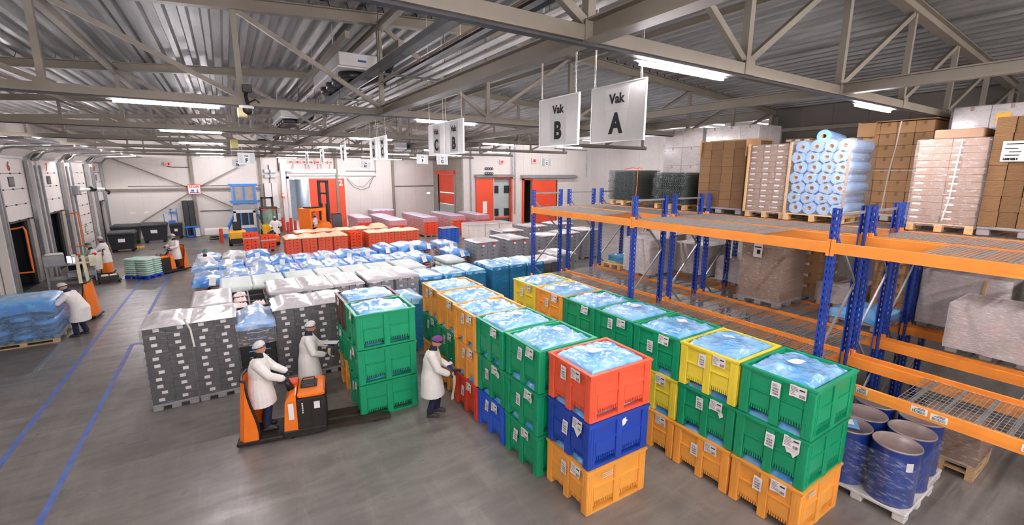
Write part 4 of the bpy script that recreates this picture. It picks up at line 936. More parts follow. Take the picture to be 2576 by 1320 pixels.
def ik(a, c, l1, l2, pole):
    a, c = V(a), V(c); d = c-a; L = min(d.length, (l1+l2)*.995); d = d.normalized(); c = a+d*L
    x = (l1*l1-l2*l2+L*L)/(2*L); h = sqrt(max(0, l1*l1-x*x)); p = V(pole); p = (p-d*p.dot(d)).normalized()
    return a+d*x+p*h, c
def hand(b, wrist, fwd, up, side, curl=.7, k=1.0, r=1.0):
    """Palm, four unequal bent fingers and a thumb off the side of the palm."""
    f, u = V(fwd).normalized(), V(up); u = (u-f*u.dot(f)).normalized(); s = u.cross(f)*side; w_ = V(wrist)
    R = Matrix((f, s, u)).transposed().to_4x4()
    ball(b, w_+f*.045*k, (.052*k, .041*k, .018*k*r), 12, R)
    for i, (off, L) in enumerate(((.03,.07),(.01,.078),(-.011,.073),(-.03,.058))):
        p = w_+f*.08*k+s*off*k; q = [w_+f*.03*k+s*off*.8*k, p]; a = 0
        for j in range(3): a += curl*(.55, .75, .6)[j]; p = p + (f*cos(a)-u*sin(a))*L*k*(.42,.33,.25)[j]; q.append(p)
        limb(b, q, [.0095*k*r, .0092*k*r, .0085*k*r, .008*k*r, .007*k*r], 8)
    p = w_+f*.02*k+s*.035*k
    limb(b, [p-s*.02*k, p+(f*.7+s*.6)*.03*k, p+(f*.9+s*.35)*.055*k-u*.012*k, p+f*.075*k+s*.028*k-u*.025*k], [.011*k*r, .0105*k*r, .009*k*r, .0075*k*r], 8)
def person(label, x, y, z=0, rz=0, lean=.08, hands=((.35,.15,1.15),(.35,-.15,1.15)), feet=((0,.11),(0,-.11)), nod=.1, turn=0, hair='net', gloves=m_black, skin=None, vox=.012, crouch=0, coat=True, face=True, h=1.0, curl=.7, scarf=m_navy, coatlen=.47, palm=(0,0,1)):
    skin = skin or m_skin; t = thing('person', label, 'person', (x, y, z), rz)
    hip = .915-crouch; P = V((-.02-lean*.15, 0, hip)); d = V((sin(lean), 0, cos(lean))); fw = V((cos(lean), 0, -sin(lean)))
    ch = P+d*.30; nb = P+d*.53; hd = V((sin(lean*.6+nod*.6), 0, cos(lean*.6+nod*.6))); hc = nb+hd*.165+V((.02,0,0))
    HT_ = Matrix.Translation(hc) @ Matrix.Rotation(turn, 4, 'Z') @ Matrix.Rotation(nod+lean*.4, 4, 'Y')
    def H(p): return HT_ @ V(p)
    body, cb, tr, sh, gl = MB(), MB(), MB(), MB(), MB()
    # head: skull, jaw, nose, brow, ears
    ball(body, hc, (.094,.074,.112), 16, HT_.to_3x3().to_4x4()); ball(body, H((.022,0,-.055)), (.066,.056,.062), 12, HT_.to_3x3().to_4x4())
    limb(body, [H((.088,0,.012)), H((.106,0,-.018)), H((.098,0,-.03))], [.010,.015,.011], 8); limb(body, [H((.084,-.035,.026)), H((.092,0,.03)), H((.084,.035,.026))], [.012,.011,.012], 8)
    limb(body, [H((.086,-.02,-.062)), H((.093,0,-.06)), H((.086,.02,-.062))], [.009,.011,.009], 8)
    for s in (-1,1): ball(body, H((-.005,s*.076,-.005)), (.022,.012,.032), 8, HT_.to_3x3().to_4x4())
    limb(body, [nb-d*.06, nb+hd*.03, hc-hd*.05], [.075,.058,.055])
    limb(body, [P+V((0,.07,0)), P+V((0,-.07,0))], [.13,.13]); limb(body, [P, P+d*.16, ch, nb-d*.07], [.13,.125,.14,.09])
    # coat trunk and skirt
    def ring(c, rx, ry, ax, n=20): return [V(c)+V(ax)*rx*cos(q)+V((0,1,0))*ry*sin(q) for q in [2*pi*k/n for k in range(n)]]
    fx = V((1,0,0)); k = sin(lean)
    sk = [ring(P+V((.01+.05*k,0,-(hip-coatlen-crouch*.3))), .25, .285, fx), ring(P+V((.01,0,-.22)), .23, .268, fx), ring(P+V((0,0,-.05)), .2, .245, fx+fw*.5*k), ring(P+d*.14, .18, .215, fw), ring(ch, .185, .23, fw), ring(nb-d*.09, .145, .205, fw), ring(nb-d*.025, .085, .12, fw), ring(nb+hd*.01, .066, .07, fw)]
    if coat: cb.loft(sk)
    sho = []
    for s, hp in zip((1,-1), hands):
        S0 = nb - d*.085 + V((0, s*.185, 0)); e, wv = ik(S0, V(hp), .30, .27, (-.45, s*.75, -.6)); sho.append((S0, e, wv))
        limb(body, [S0-V((0,s*.05,0)), e, wv], [.055,.042,.03])
        limb(cb, [S0-V((0,s*.07,.0)), S0, S0+(e-S0)*.5, e, e+(wv-e)*.5, e+(wv-e)*.9], [.092,.1,.088,.08,.07,.064])
        f = (wv-e).normalized()
        hand(gl if gloves else body, wv-f*.01, f, palm, -s, curl, 1.0, 1.15 if gloves else 1.0)
        if gloves: limb(gl, [wv-f*.06, wv+f*.01], [.036,.034])
    for s, ft in zip((1,-1), feet):
        a = V((ft[0]-.02, ft[1], .10 + (ft[2] if len(ft) > 2 else 0))); k0 = P+V((0, s*.09, -.03)); kn, a = ik(k0, a, .41, .40, (1, s*.1, 0))
        limb(body, [k0, kn, a], [.08,.055,.04]); limb(tr, [k0, k0+(kn-k0)*.5, kn, kn+(a-kn)*.5, a+V((0,0,-.0))], [.105,.095,.078,.074,.072])
        limb(sh, [a+V((-.02,0,-.03)), a+V((.05,0,-.055)), a+V((.15,0,-.067))], [.05,.048,.036]); sh.box(a.x-.07,a.y-.045,a.z-.1,a.x+.19,a.y+.045,a.z-.075)
    v2 = min(vox, .010)
    for b, nm, mt, vx in ((body,'body',skin,v2),(cb,'coat' if coat else 'jacket',m_coat if coat else m_navy,vox),(tr,'trousers',m_navy,vox),(sh,'shoes',m_shoe,vox),(gl,'gloves',gloves,.006)):
        if b.v: o = fuse(b, mt, vx, 3 if nm in ('body','gloves') else 5); o.parent = t; o['nm'] = nm
    # collar, headwear, eyes
    if scarf:
        c = MB(); c.loft([ring(nb-d*.035, .088,.105,fw), ring(nb+hd*.03,.076,.078,fw), ring(nb+hd*.085,.074,.068,fw), ring(nb+hd*.09,.055,.05,fw)]); ob('scarf', c.me('scarf', scarf, True), t)
    cap = MB(); cc = {'net': (m_net, 1.16), 'green': (m_greencap, 1.14), 'purple': (m_purple, 1.12), 'black': (m_blackcap, 1.1)}[hair]
    n = 20; rr = []
    for j in range(9):
        a = .02+(pi/2-.02)*j/8*1.0; zz = .118*cc[1]*sin(a); q = cos(a)
        rr.append([H(((.097*cc[1])*q*cos(2*pi*i/n)*(1+.05*noise.noise(V((i*1.7,j,1)))) - .012, (.08*cc[1])*q*sin(2*pi*i/n)*(1+.05*noise.noise(V((j,i*1.3,2)))), .022+zz*.88 - .03*cos(2*pi*i/n+pi)*q)) for i in range(n)])
    cap.loft(rr)
    ob({'net':'hair_net','green':'cap','purple':'knit_cap','black':'knit_cap'}[hair], cap.me('cap', cc[0], True), t)
    if hair in ('net','purple'):
        bd = MB(); bd.loft([[H((.099*f_*cos(2*pi*i/n)-.008, .081*f_*sin(2*pi*i/n), z_ - .03*cos(2*pi*i/n+pi))) for i in range(n)] for z_, f_ in ((.004,1.02),(.008,1.08),(.045,1.08),(.05,1.02))])
        ob('head_band', bd.me('head_band', m_blackcap, True), t)
    if face:
        for s in (-1,1):
            e = MB(); ball(e, H((.083,s*.03,.008)), (.008,.012,.007), 8, HT_.to_3x3().to_4x4()); ob('eye', e.me('eye', m_ink, True), t)
        e = MB(); ball(e, H((.094,0,-.062)), (.006,.022,.004), 8, HT_.to_3x3().to_4x4()); ob('mouth', e.me('mouth', m_lip, True), t)
    if coat:
        c = MB(); tt = [P+fw*.235+V((.02*k,0,-.3)), P+fw*.205+d*.02, ch+fw*.183, nb-d*.12+fw*.145]
        c.tube(tt, .004, 4); ob('coat_front', c.me('coat_front', m_seam), t)
    return t
m_seam = M('coat_seam', '#c4c0b8', .9); m_lip = M('lip', '#9c5a4e', .5)
m_net = M('white_hair_net', '#c9c8c6', .6, var=.25, vs=40); m_greencap = M('green_cap', '#0f7a68', .8); m_purple = M('purple_knit', '#7d4a86', .9, var=.25, vs=30, bump=.6, bs=80); m_blackcap = M('black_knit', '#1b1c24', .9)
m_navyglove = M('blue_glove', '#22407e', .7)
# near trio
person('man in white coat and hair net driving the orange pallet truck', .2, 9.07, .13, rad(-13), .05, ((.42,.14,1.02),(.42,-.2,1.02)), ((.0,.12),(.06,-.1)), .05, 0, 'net', m_black, vox=.010, scarf=m_blackcap, coatlen=.52)
person('man in white coat and hair net with blue gloves, writing behind the truck', 1.2, 10.2, 0, rad(-8), .08, ((.40,.08,1.12),(.30,-.16,.98)), ((.05,.1),(-.1,-.1)), .22, 0, 'net', m_navyglove, vox=.010, scarf=m_navy)
person('man in white coat and purple knit cap reading a scanner by the green boxes', 3.2, 7.98, 0, rad(-28), .10, ((.30,.12,1.02),(.33,-.12,.94)), ((.06,.12),(-.06,-.1)), .5, 0, 'purple', m_navyglove, vox=.010, scarf=m_navy)
person('man in white coat and hair net bending over the blue wrapped pallet', -4.2, 18.0, 0, rad(168), .42, ((.52,.12,1.12),(.50,-.14,1.0)), ((.06,.12),(-.08,-.11)), .35, 0, 'net', None, vox=.012, palm=(0,0,1))
person('man in white coat and hair net riding a pallet truck by the dock doors', -5.3, 28.35, .13, rad(172), .10, ((.42,.16,1.1),(.42,-.14,1.05)), ((0,.1),(0,-.1)), .12, 0, 'net', m_black, vox=.014)
person('person in white coat and green cap working behind the steel desk', -5.5, 27.3, 0, rad(205), .14, ((.40,.12,1.05),(.42,-.12,1.05)), ((0,.1),(0,-.1)), .25, 0, 'green', None, vox=.014)
person('man in white coat and dark cap driving the truck with the sack pallet', -2.5, 27.65, .13, rad(222), .02, ((.38,.2,1.08),(.26,-.26,1.12)), ((0,.1),(0,-.1)), -.02, 0, 'net', m_black, vox=.014)
person('man in white coat and white cap standing by the meters at the back wall', 2.75, 36.4, 0, rad(-100), .05, ((.22,.26,1.0),(.2,-.24,.98)), ((0,.12),(0,-.12)), .15, 0, 'net', m_black, skin=m_skind, vox=.014)
person('person in green cap bending between the blue film pallets', -1.05, 22.35, 0, rad(80), .25, ((.32,.16,1.05),(.32,-.16,1.05)), ((0,.1),(0,-.1)), .2, 0, 'green', None, vox=.014)
person('driver in white coat seated inside the orange reach truck cab', 5.25, 35.1, .42, rad(180), .05, ((.36,.16,.98),(.36,-.16,.98)), ((.35,.1,.05),(.35,-.1,.05)), .05, 0, 'net', m_black, vox=.014, crouch=.2, coatlen=.55)
unqueue()
P_ = [o for o in COL.objects if o.name.startswith('person') and o.parent is None]
# things in hands
def held(name, b, mats, label, cat, loc, rz=0): return ob(name, b.me(name, mats), None, loc, (0,0,rz), label, cat)
held('scanner', MB().rbox(-.03,-.03,-.02,.13,.03,.02,.01).rbox(.0,-.02,-.11,.045,.02,-.015,.008), m_black, 'black hand scanner held by the man in the purple cap', 'scanner', (3.55,7.71,1.0), rad(-28))
held('paper_slip', MB().grid(3,3,lambda i,j:((i-.5)*.16,(j-.5)*.12,.02*i*i)), m_paper, 'small white paper held by the man in the purple cap', 'paper', (3.52,7.92,1.06))
held('label_strip', MB().grid(8,1,lambda i,j:(.03*sin(i*5), (j-.5)*.09, -.62*i)), m_label if 'm_label' in globals() else M('cream_label_paper','#e6dcc0',.7), 'long cream label strip hanging from the purple-capped man', 'label strip', (3.56,7.78,.93), rad(-60))
held('clipboard', MB().rbox(-.11,-.15,-.005,.11,.15,.005,.004).box(-.1,-.14,.0055,.1,.14,.008,1), [m_black, m_paper], 'white sheets on a board held by the man with blue gloves', 'papers', (1.68,10.2,1.15), rad(60))
held('label_roll', MB().grid(8,2,lambda i,j:(.09*cos(2.6*i+2.4), (j-.5)*.09, .13*sin(2.6*i+2.4)-.02)), M('cream_labels','#dccf9f',.7), 'curled cream label strip hanging below the clipboard', 'label strip', (1.66,10.12,1.0), rad(30))
# ---------------------------------------------------------------- ride-on pallet trucks
m_trk = M('worn_black_steel', '#2c2825', .5, .2, var=.2, vs=4, scuff=('#7c6a58', 6, .66)); m_fork = M('worn_fork_steel', '#4a3f36', .45, .5, var=.25, vs=5)
def pallet_truck(label, x, y, rz, forks=1.25):
    t = thing('pallet_truck', label, 'pallet truck', (x, y, 0), rz, 'orange ride-on pallet trucks')
    ob('platform', MB().rbox(-.66,-.36,.05,.16,.36,.125,.015).me('platform', m_trk), t)
    def bk(s, th, inset=0):                                             # backrest: rear panel curving into two wings
        b = MB(); rings = []
        for j in range(9):
            z = .12+1.13*j/8; dp = (.36-.25*smooth(j/8))*(1-inset); ww = .34-.05*(j/8)**2-inset*.02; x0 = -.64+.10*(j/8)+inset*.02
            pts = [(x0+dp, -ww), (x0+.10, -ww), (x0+.02, -ww+.08), (x0, 0), (x0+.02, ww-.08), (x0+.10, ww), (x0+dp, ww)]
            rings.append([(px, py, z) for px, py in pts] + [(px+th*(.3 if k in (0,6) else 1), py*(1-th/ww), z) for k, (px, py) in reversed(list(enumerate(pts)))])
        b.loft(rings); return b
    ob('backrest', bk(1, .035).me('backrest', m_orange), t)
    ed = MB()
    for s in (-1,1): ed.tube([(-.64+.10*(j/8)+.36-.25*smooth(j/8), s*(.335-.05*(j/8)**2), .13+1.13*j/8) for j in range(9)], .022, 6)
    ed.tube([(-.43,-.29,1.26),(-.50,-.25,1.27),(-.535,0,1.275),(-.50,.25,1.27),(-.43,.29,1.26)], .025, 6); ob('backrest_pad', ed.me('backrest_pad', m_black, True), t)
    ob('drive_housing', MB().loft([[(.12,-.36,.14),(.36,-.37,.14),(.36,.37,.14),(.12,.36,.14)],[(.13,-.36,.3),(.36,-.37,.3),(.36,.37,.3),(.13,.36,.3)],[(.17,-.34,.75),(.36,-.36,.78),(.36,.36,.78),(.17,.34,.75)],[(.24,-.28,.86),(.36,-.34,.88),(.36,.34,.88),(.24,.28,.86)]]).me('drive_housing', m_orange), t)
    ob('skirt', MB().rbox(.1,-.385,.06,.86,.385,.2,.02).me('skirt', m_trk), t)
    ob('battery_case', MB().rbox(.365,-.385,.2,.86,.385,.8,.015).box(.6,-.388,.22,.605,-.384,.78,1).me('battery_case', [m_trk, m_rubber]), t)
    ob('battery_lid', MB().rbox(.38,-.37,.8,.86,.37,.9,.03).me('battery_lid', m_orange), t)
    ob('lid_grip', MB().rbox(.42,-.14,.9,.72,.2,.925,.01).tube([(.45,.16,.93),(.47,.16,.975),(.66,.16,.975),(.68,.16,.93)], .014, 6).tube([(.45,-.1,.93),(.47,-.1,.975),(.66,-.1,.975),(.68,-.1,.93)], .014, 6).me('lid_grip', m_black), t)
    st = MB().tube([(.26,0,.86),(.2,0,1.0),(.14,0,1.08)], [.07,.055,.04], 10).tube([(.13+.1*cos(a),.19*sin(a),1.10+.03*cos(a)) for a in [2*pi*k/16 for k in range(17)]], .016, 6).tube([(.13,-.18,1.1),(.13,.18,1.1)], .014, 6)
    ob('steering_handle', st.me('steering_handle', m_black, True), t)
    ob('tray', MB().box(.2,.12,.9,.36,.36,.93).me('tray', m_red), t)
    ob('type_plate', MB().box(.22,-.372,.42,.31,-.366,.74).me('type_plate', m_paper), t); ob('notice_plate', MB().box(.66,-.392,.58,.76,-.3865,.72).me('notice_plate', m_paper), t)
    lt = MB()
    for k in range(5): lt.box(.45,-.39,.70-k*.045,.475,-.3865,.73-k*.045)
    ob('lettering', lt.me('lettering', m_white), t)
    if forks:
        for s in (-1,1): ob('fork', MB().prism([(.82,.07),(.82,.15),(forks+.65,.13),(forks+.8,.1),(forks+.8,.07)], 1, -.09, .09).me('fork', m_fork), t, (0, s*.2, -.02 if forks > 1 else 0)); ob('roller', MB().cyl_y(forks+.5, .045).me('roller', m_rubber), t, (0, s*.2, 0))
    for s in (-1,1): ob('wheel', MB().cyl_y(.25, .07, .05).me('wheel', m_rubber), t, (0, s*.25, .0))
    return t
def cyl_y(s, x, r, w_=.07, n=14):
    return s.loft([[(x+r*cos(2*pi*k/n), yy, r+r*sin(2*pi*k/n)) for k in range(n)] for yy in (-w_,w_)])
MB.cyl_y = cyl_y
pallet_truck('orange and black ride-on pallet truck lifting the green box stack', .42, 8.95, rad(-11))
pallet_truck('orange pallet truck behind the man bending over the blue wrapped pallet', -4.75, 20.1, rad(172), .4)
pallet_truck('orange pallet truck beside the steel desk by the dock doors', -5.7, 28.45, rad(175), .3)
pallet_truck('orange pallet truck carrying the pallet of green and white sacks', -2.63, 27.5, rad(222), 1.0)
# pallets handled on the left
t = sack_load('pallet of layered green and white sacks on a bright blue pallet', 0, 0, 1.2, .9, 8, .1, 2, 2, [m_sack, m_sackg], 'blue', loc=(-3.68, 26.62, .0), rz=rad(-37), seed=3)
t = thing('wrapped_pallet', 'blue film-wrapped pallet load on raw wood at the left edge', 'pallet load', (-5.35, 18.3, 0), rad(2)); pallet(t, 'wood', 1.5, 1.5)
m_meat2 = M('wrapped_goods', '#54627c', .4, var=.5, vs=3)
SKW = [pillow(.5, 1.42, .21, 1, mat=m_meat2), pillow(.5, 1.42, .21, 2, mat=m_bagdk), pillow(.5, 1.42, .21, 3, mat=m_meat2)]
for l in range(6):
    for i in range(3): ob('sack', SKW[(l+i) % 3], t, (-.48+i*.48, 0, .145+l*.18))
drape(1.44, 1.44, 1.26, .3, 4, m_bagdk, 1.2, .03, t=t)
ob('film_wrap', shell(1.46, 1.46, .12, 1.24, 3.3, .04, top=False, nx=14, nz_=10).me('film_wrap', FILM('blue_tinted_film', '#9cc3ea', .3, .55, sc=5, tint=(.72,.86,1,1)), True), t)
# ---------------------------------------------------------------- lettering
_txt = []
TXM = {'-y': Matrix(((1,0,0),(0,0,-1),(0,1,0))), '-x': Matrix(((0,0,-1),(-1,0,0),(0,1,0))), '+x': Matrix(((0,0,1),(1,0,0),(0,1,0)))}
def text(s, parent, loc, size, mat, face='-y', name='lettering', bold=.0, sx=1.0):
    c = bpy.data.curves.new('t', 'FONT'); c.body = s; c.size = size; c.align_x = 'CENTER'; c.align_y = 'CENTER'; c.extrude = .002; c.offset = bold; c.resolution_u = 3
    o = bpy.data.objects.new('t', c); COL.objects.link(o); o.matrix_world = TXM[face].to_4x4(); _txt.append((o, parent, loc, mat, face, name, sx))
def set_text():
    dg = bpy.context.evaluated_depsgraph_get()
    for o, p, loc, mat, face, name, sx in _txt:
        m = bpy.data.meshes.new_from_object(o.evaluated_get(dg)); m.transform(Matrix.Scale(sx, 4, (1,0,0))); m.transform(TXM[face].to_4x4()); m.materials.clear(); m.materials.append(mat)
        ob(name, m, p, loc); c = o.data; bpy.data.objects.remove(o); bpy.data.curves.remove(c)
    _txt.clear()
# ---------------------------------------------------------------- lane signs hanging along the middle of the hall
m_board = M('white_board', '#bfc0be', .35, var=.03); m_spaper = M('sign_paper', '#cbccca', .6, var=.02); m_boardg = M('grey_board', '#aeb6b4', .4, var=.04); m_alu = M('aluminium_frame', '#c4c6c4', .35, .6)
def sign(letter, axis, c, label, w=.76, h=.58, grey=False, tilt=0, zroof=None, small=False):
    x, y, z = c; t = thing('lane_sign', label, 'sign', c, 0, 'hanging lane signs'); t.rotation_euler = (0, tilt, 0) if axis == 'y' else (0, 0, 0)
    bm, fm = (MB(), MB()); bb = MB(); dz = zroof-z
    def B(b, u0, z0, u1, z1, d0, d1): (b.box(u0, -d1, z0, u1, -d0, z1) if axis == 'y' else b.box(-d1, u0, z0, -d0, u1, z1))
    B(bm, -w/2, -h/2, w/2, h/2, -.008, .008)
    for u0,z0,u1,z1 in ((-w/2-.012,-h/2-.012,w/2+.012,-h/2),(-w/2-.012,h/2,w/2+.012,h/2+.012),(-w/2-.012,-h/2,-w/2,h/2),(w/2,-h/2,w/2+.012,h/2)): B(fm, u0,z0,u1,z1,-.013,.013)
    ob('board', bm.me('board', m_boardg if grey else m_board), t); ob('frame', fm.me('frame', m_alu), t)
    sh = MB(); B(sh, -w*.22, h*.06, w*.22, h*.44, .0085, .0105); B(sh, -w*.2, -h*.44, w*.2, h*.05, .0085, .0105); ob('paper_sheet', sh.me('paper_sheet', m_spaper), t)
    f = '-y' if axis == 'y' else '-x'; off = (lambda zz: (0, -.0125, zz)) if axis == 'y' else (lambda zz: (-.0125, 0, zz))
    text('Vak', t, off(h*.25), h*.24, m_ink, f, 'lettering', .004); text(letter, t, off(-h*.2), h*.50, m_ink, f, 'lettering', .012, .9)
    for s in (-1, 1):
        r = MB(); u = s*w*.44; p = (lambda a, zz: (a, 0, zz)) if axis == 'y' else (lambda a, zz: (0, a, zz))
        r.tube([p(u, h/2), p(u+.012, h/2+.1), p(u+.006, dz*.6), p(u, dz)], .003, 5).tube([p(u+.025, h/2+.02), p(u+.03, h/2+.25), p(u+.02, dz)], .0025, 4)
        ob('cord', r.me('cord', m_rope), t)
for L, y, lab in (('A',3.545,'large white hanging sign reading Vak A'),('B',4.545,'large white hanging sign reading Vak B beside Vak A'),('B',7.59,'hanging sign reading Vak B beside Vak C in mid hall'),('C',8.39,'hanging sign reading Vak C beside the farther Vak B'),
                  ('C',12.02,'small distant hanging sign reading Vak C'),('D',12.83,'small distant hanging sign reading Vak D beside Vak C'),('D',16.68,'narrow-looking distant hanging sign reading Vak D'),('E',20.8,'very distant edge-on hanging sign left of Vak D'),('E',25.0,'farthest edge-on hanging sign over the meter door')):
    sign(L, 'x', (3.6, y, 5.595), lab, zroof=ztop(3.6)+.2)
for L, c, g, lab in (('F',(.9,24,5.54),True,'grey hanging sign reading Vak F in the dock aisle'),('H',(.57,25.5,5.34),False,'white hanging sign reading Vak H behind the grey Vak F sign'),('F',(9.4,24,5.66),True,'pale hanging sign reading Vak F left of Vak G'),('G',(10.6,24,5.64),True,'grey hanging sign reading Vak G right of the pale Vak F'),('H',(6.25,24,5.31),False,'tilted small white hanging sign reading Vak H')):
    sign(L, 'y', c, lab, .64 if g else .5, .48 if g else .36, g, .18 if c[0] == 6.25 else 0, ztop(c[0])+.2)
t = thing('wall_sign', 'pale sign reading Vak G fixed on the wall above the right red door', 'sign', (27.1, 35.97, 5.93)); ob('board', bx(-.5,-.02,-.36,.5,0,.36).me('board', m_boardg), t); ob('paper_sheet', bx(-.22,-.025,-.34,.22,-.021,.32).me('paper_sheet', m_paper), t)
text('Vak', t, (0,-.028,.18), .18, m_ink); text('G', t, (0,-.028,-.12), .36, m_ink, bold=.01)
t = thing('wall_sign', 'red and white STOP sign with a blue drawing on the brace crossing', 'sign', (-2.1, 42.2, 3.58)); ob('board', bx(-.42,-.02,-.37,.42,0,.37).me('board', m_redink), t); ob('face', bx(-.38,-.025,-.33,.38,-.021,.33).me('face', m_paper), t)
text('STOP!', t, (0,-.028,.2), .24, m_redink, bold=.01)
ob('drawing', MB().rbox(-.22,-.03,-.16,-.02,-.026,-.02,.001).rbox(-.3,-.03,-.26,.06,-.026,-.2,.001).rbox(.16,-.03,-.26,.22,-.026,.02,.001).rbox(.08,-.03,-.27,.3,-.026,-.22,.001).me('drawing', M('blue_ink','#2f6fa8',.7)), t)
# ---------------------------------------------------------------- dock doors on the left wall
m_dpanel = M('door_panel_coating', '#e9e5df', .4, var=.03); m_shelter = M('dock_shelter_black', '#141416', .8); m_seal = M('red_seal', '#d04a34', .6)
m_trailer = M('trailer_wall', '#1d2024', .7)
def dock(k, y0, y1, num, closed=False):
    d = struct(f'door_{k}', MB().box(-7.36,y0-.12,0,-7.24,y0,5.55).box(-7.36,y1,0,-7.24,y1+.12,5.55).box(-7.44,y0-.05,5.46,-7.3,y1+.05,5.56).me('door', m_galv2))
    zs = ([.02+.585*i for i in range(5)] if closed else []) + [2.93+.64*i for i in range(4)]
    for i, z in enumerate(zs):
        h = .575 if (closed and i < 5) else .63
        p = ob('door_panel', MB().rbox(-7.46,y0+.01,z,-7.41,y1-.01,z+h,.008).me('door_panel', m_dpanel), d)
        if closed and i < 6: ob('red_seal', bx(-7.412,y0+.01,z+h,-7.405,y1-.01,z+h+.012).me('red_seal', m_seal), d)
        hb = MB()
        for q in (.18,.5,.82): yy = y0+(y1-y0)*q; hb.rbox(-7.405,yy-.05,z-.03,-7.37,yy+.05,z+.03,.005)
        ob('hinge', hb.me('hinge', m_dark), d)
        if (i == 2 and not closed) or (closed and i == 2):
            yc = (y0+y1)/2; ob('pane', MB().box(-7.405,yc-.3,z+.1,-7.395,yc+.3,z+.5).me('pane', m_dark), d); ob('pane', MB().box(-7.394,yc-.25,z+.14,-7.388,yc+.25,z+.46).me('pane', m_glass if not closed else m_paper), d)
    ob('door_panel', MB().prism([(-7.44,5.5),(-7.40,5.48),(-6.98,5.84),(-7.01,5.88)],1,y0+.02,y1-.02).me('door_panel', m_dpanel), d)
    for i in range(3): ob('door_panel', MB().rbox(-6.95+i*.63,y0+.02,5.86+i*.03,-6.33+i*.63,y1-.02,5.91+i*.03,.008).me('door_panel', m_dpanel), d)
    if not closed: ob('bottom_rail', bx(-7.48,y0,2.86,-7.39,y1,2.925).me('bottom_rail', m_dark), d)
    for y in (y0-.06, y1+.06): ob('track', MB().tube([(-7.3,y,.1),(-7.3,y,5.2),(-7.25,y,5.45),(-7.0,y,5.78),(-6.7,y,5.86),(-5.0,y,5.95)], .04, 6).me('track', m_galv2), d)
    ob('end_bar', MB().tube([(-5.0,y0-.06,5.95),(-5.0,y1+.06,5.95)], .05, 8).me('end_bar', m_alu), d)
    if num: text(num, d, (-7.395, (y0+y1)/2, 5.12), .5, m_redink, '+x', 'door_number', .01)
    # shelter and trailer behind the opening
    s = MB(); yb = y1-.08
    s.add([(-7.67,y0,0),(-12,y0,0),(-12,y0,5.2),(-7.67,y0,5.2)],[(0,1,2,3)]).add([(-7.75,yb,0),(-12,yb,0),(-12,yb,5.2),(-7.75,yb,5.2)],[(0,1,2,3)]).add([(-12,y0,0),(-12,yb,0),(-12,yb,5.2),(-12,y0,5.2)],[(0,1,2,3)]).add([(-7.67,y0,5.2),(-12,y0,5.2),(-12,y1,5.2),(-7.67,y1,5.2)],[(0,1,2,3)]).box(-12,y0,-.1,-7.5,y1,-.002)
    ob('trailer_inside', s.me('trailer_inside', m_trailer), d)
    ob('shelter_flap', MB().box(-7.66,y1-.45,0,-7.58,y1-.12,4.2).box(-7.66,y0,0,-7.58,y0+.3,4.2).me('shelter_flap', m_shelter), d)
for k, (n, c) in enumerate((('6',0),('7',0),('',1),('8',0))): dock(k+1, *DOCK[k], n, bool(c))
dock(5, 19.6, 22.8, '5'); dock(6, 14.4, 17.6, '4')
for i, y in enumerate((24.2, 28.62, 29.2, 33.35, 34.1, 38.6, 39.1)):
    ob('dock_post', MB().rbox(-7.48,y-.11,0,-7.2,y+.11,5.4,.02,1).box(-7.2,y-.06,0,-7.12,y+.06,5.2,0).me('dock_post', [m_galv2, m_wall]), label=f'grey steel guard post between the dock doors, {nn[i]} from the camera', cat='post')
m_opipe = M('orange_pipe', '#f0772a', .45)
for i, y in enumerate((25.3, 33.0)): ob('guard_pipe', MB().tube([(-7.47,y,2.66),(-7.2,y,2.7),(-7.0,y,2.75),(-6.95,y,2.6),(-6.95,y,1.2),(-6.95,y+.02,.9),(-7.47,y,.9)], .035, 8).me('guard_pipe', m_opipe), label=('bent orange pipe at the edge of dock opening six','bent orange pipe beside dock opening seven')[i], cat='pipe')
t = thing('jointed_boom', 'grey jointed arm with a grip projecting between dock doors seven and eight', 'arm', (-7.0, 36, 3.9)); ob('bracket', MB().rbox(-.25,-2.4,-.25,.1,-1.9,.25,.02).me('bracket', m_galv2), t); ob('boom', MB().tube([(0,-2,0),(.55,-1.6,.05),(.9,-.9,.0)], .09, 8).me('boom', m_white), t); ob('joint', MB().tube([(.5,-1.75,.05),(.6,-1.5,.05)], .15, 10).me('joint', m_black), t); ob('grip', MB().tube([(.9,-.9,0),(1.1,-.6,-.15),(1.0,-.5,-.3)], .06, 6).me('grip', m_dark), t)
# ---------------------------------------------------------------- doors and fittings of the back walls
d = struct('door_7', MB().box(4.35,42.3,0,4.55,42.5,4.6).box(4.35,42.3,4.35,9.2,42.48,4.55).box(6.02,42.34,0,6.1,42.4,4.35).me('door', m_white))
ob('sliding_panel', bx(6.1,42.32,.02,9.05,42.42,4.33).me('sliding_panel', m_red), d); ob('panel_edge', bx(9.05,42.31,.02,9.2,42.43,4.36).me('panel_edge', m_white), d)
ob('slide_rail', MB().box(4.4,42.28,4.6,12.0,42.46,4.78).box(9.2,42.3,5.0,12.0,42.34,5.04,1).me('slide_rail', [m_white, m_dark]), d); ob('header_box', bx(4.4,42.2,4.8,8.4,42.45,5.2).me('header_box', m_white), d)
ob('cable', MB().tube([(9.3,42.3,4.3),(9.8,42.3,3.6),(10.5,42.3,3.3),(11.2,42.3,3.5),(11.7,42.3,4.5)], .02, 5).tube([(9.3,42.3,4.35),(10.0,42.3,3.7),(10.7,42.3,3.55),(11.7,42.3,4.55)], .015, 5).tube([(11.9,42.35,4.5),(11.95,42.35,7)], .025, 5).me('cable', m_dark), d)
text('2', d, (8.72, 42.31, 3.95), .7, m_white, '-y', 'door_number', .02)
m_cold = M('pale_cold_room_wall', '#c3ccd2', .5)
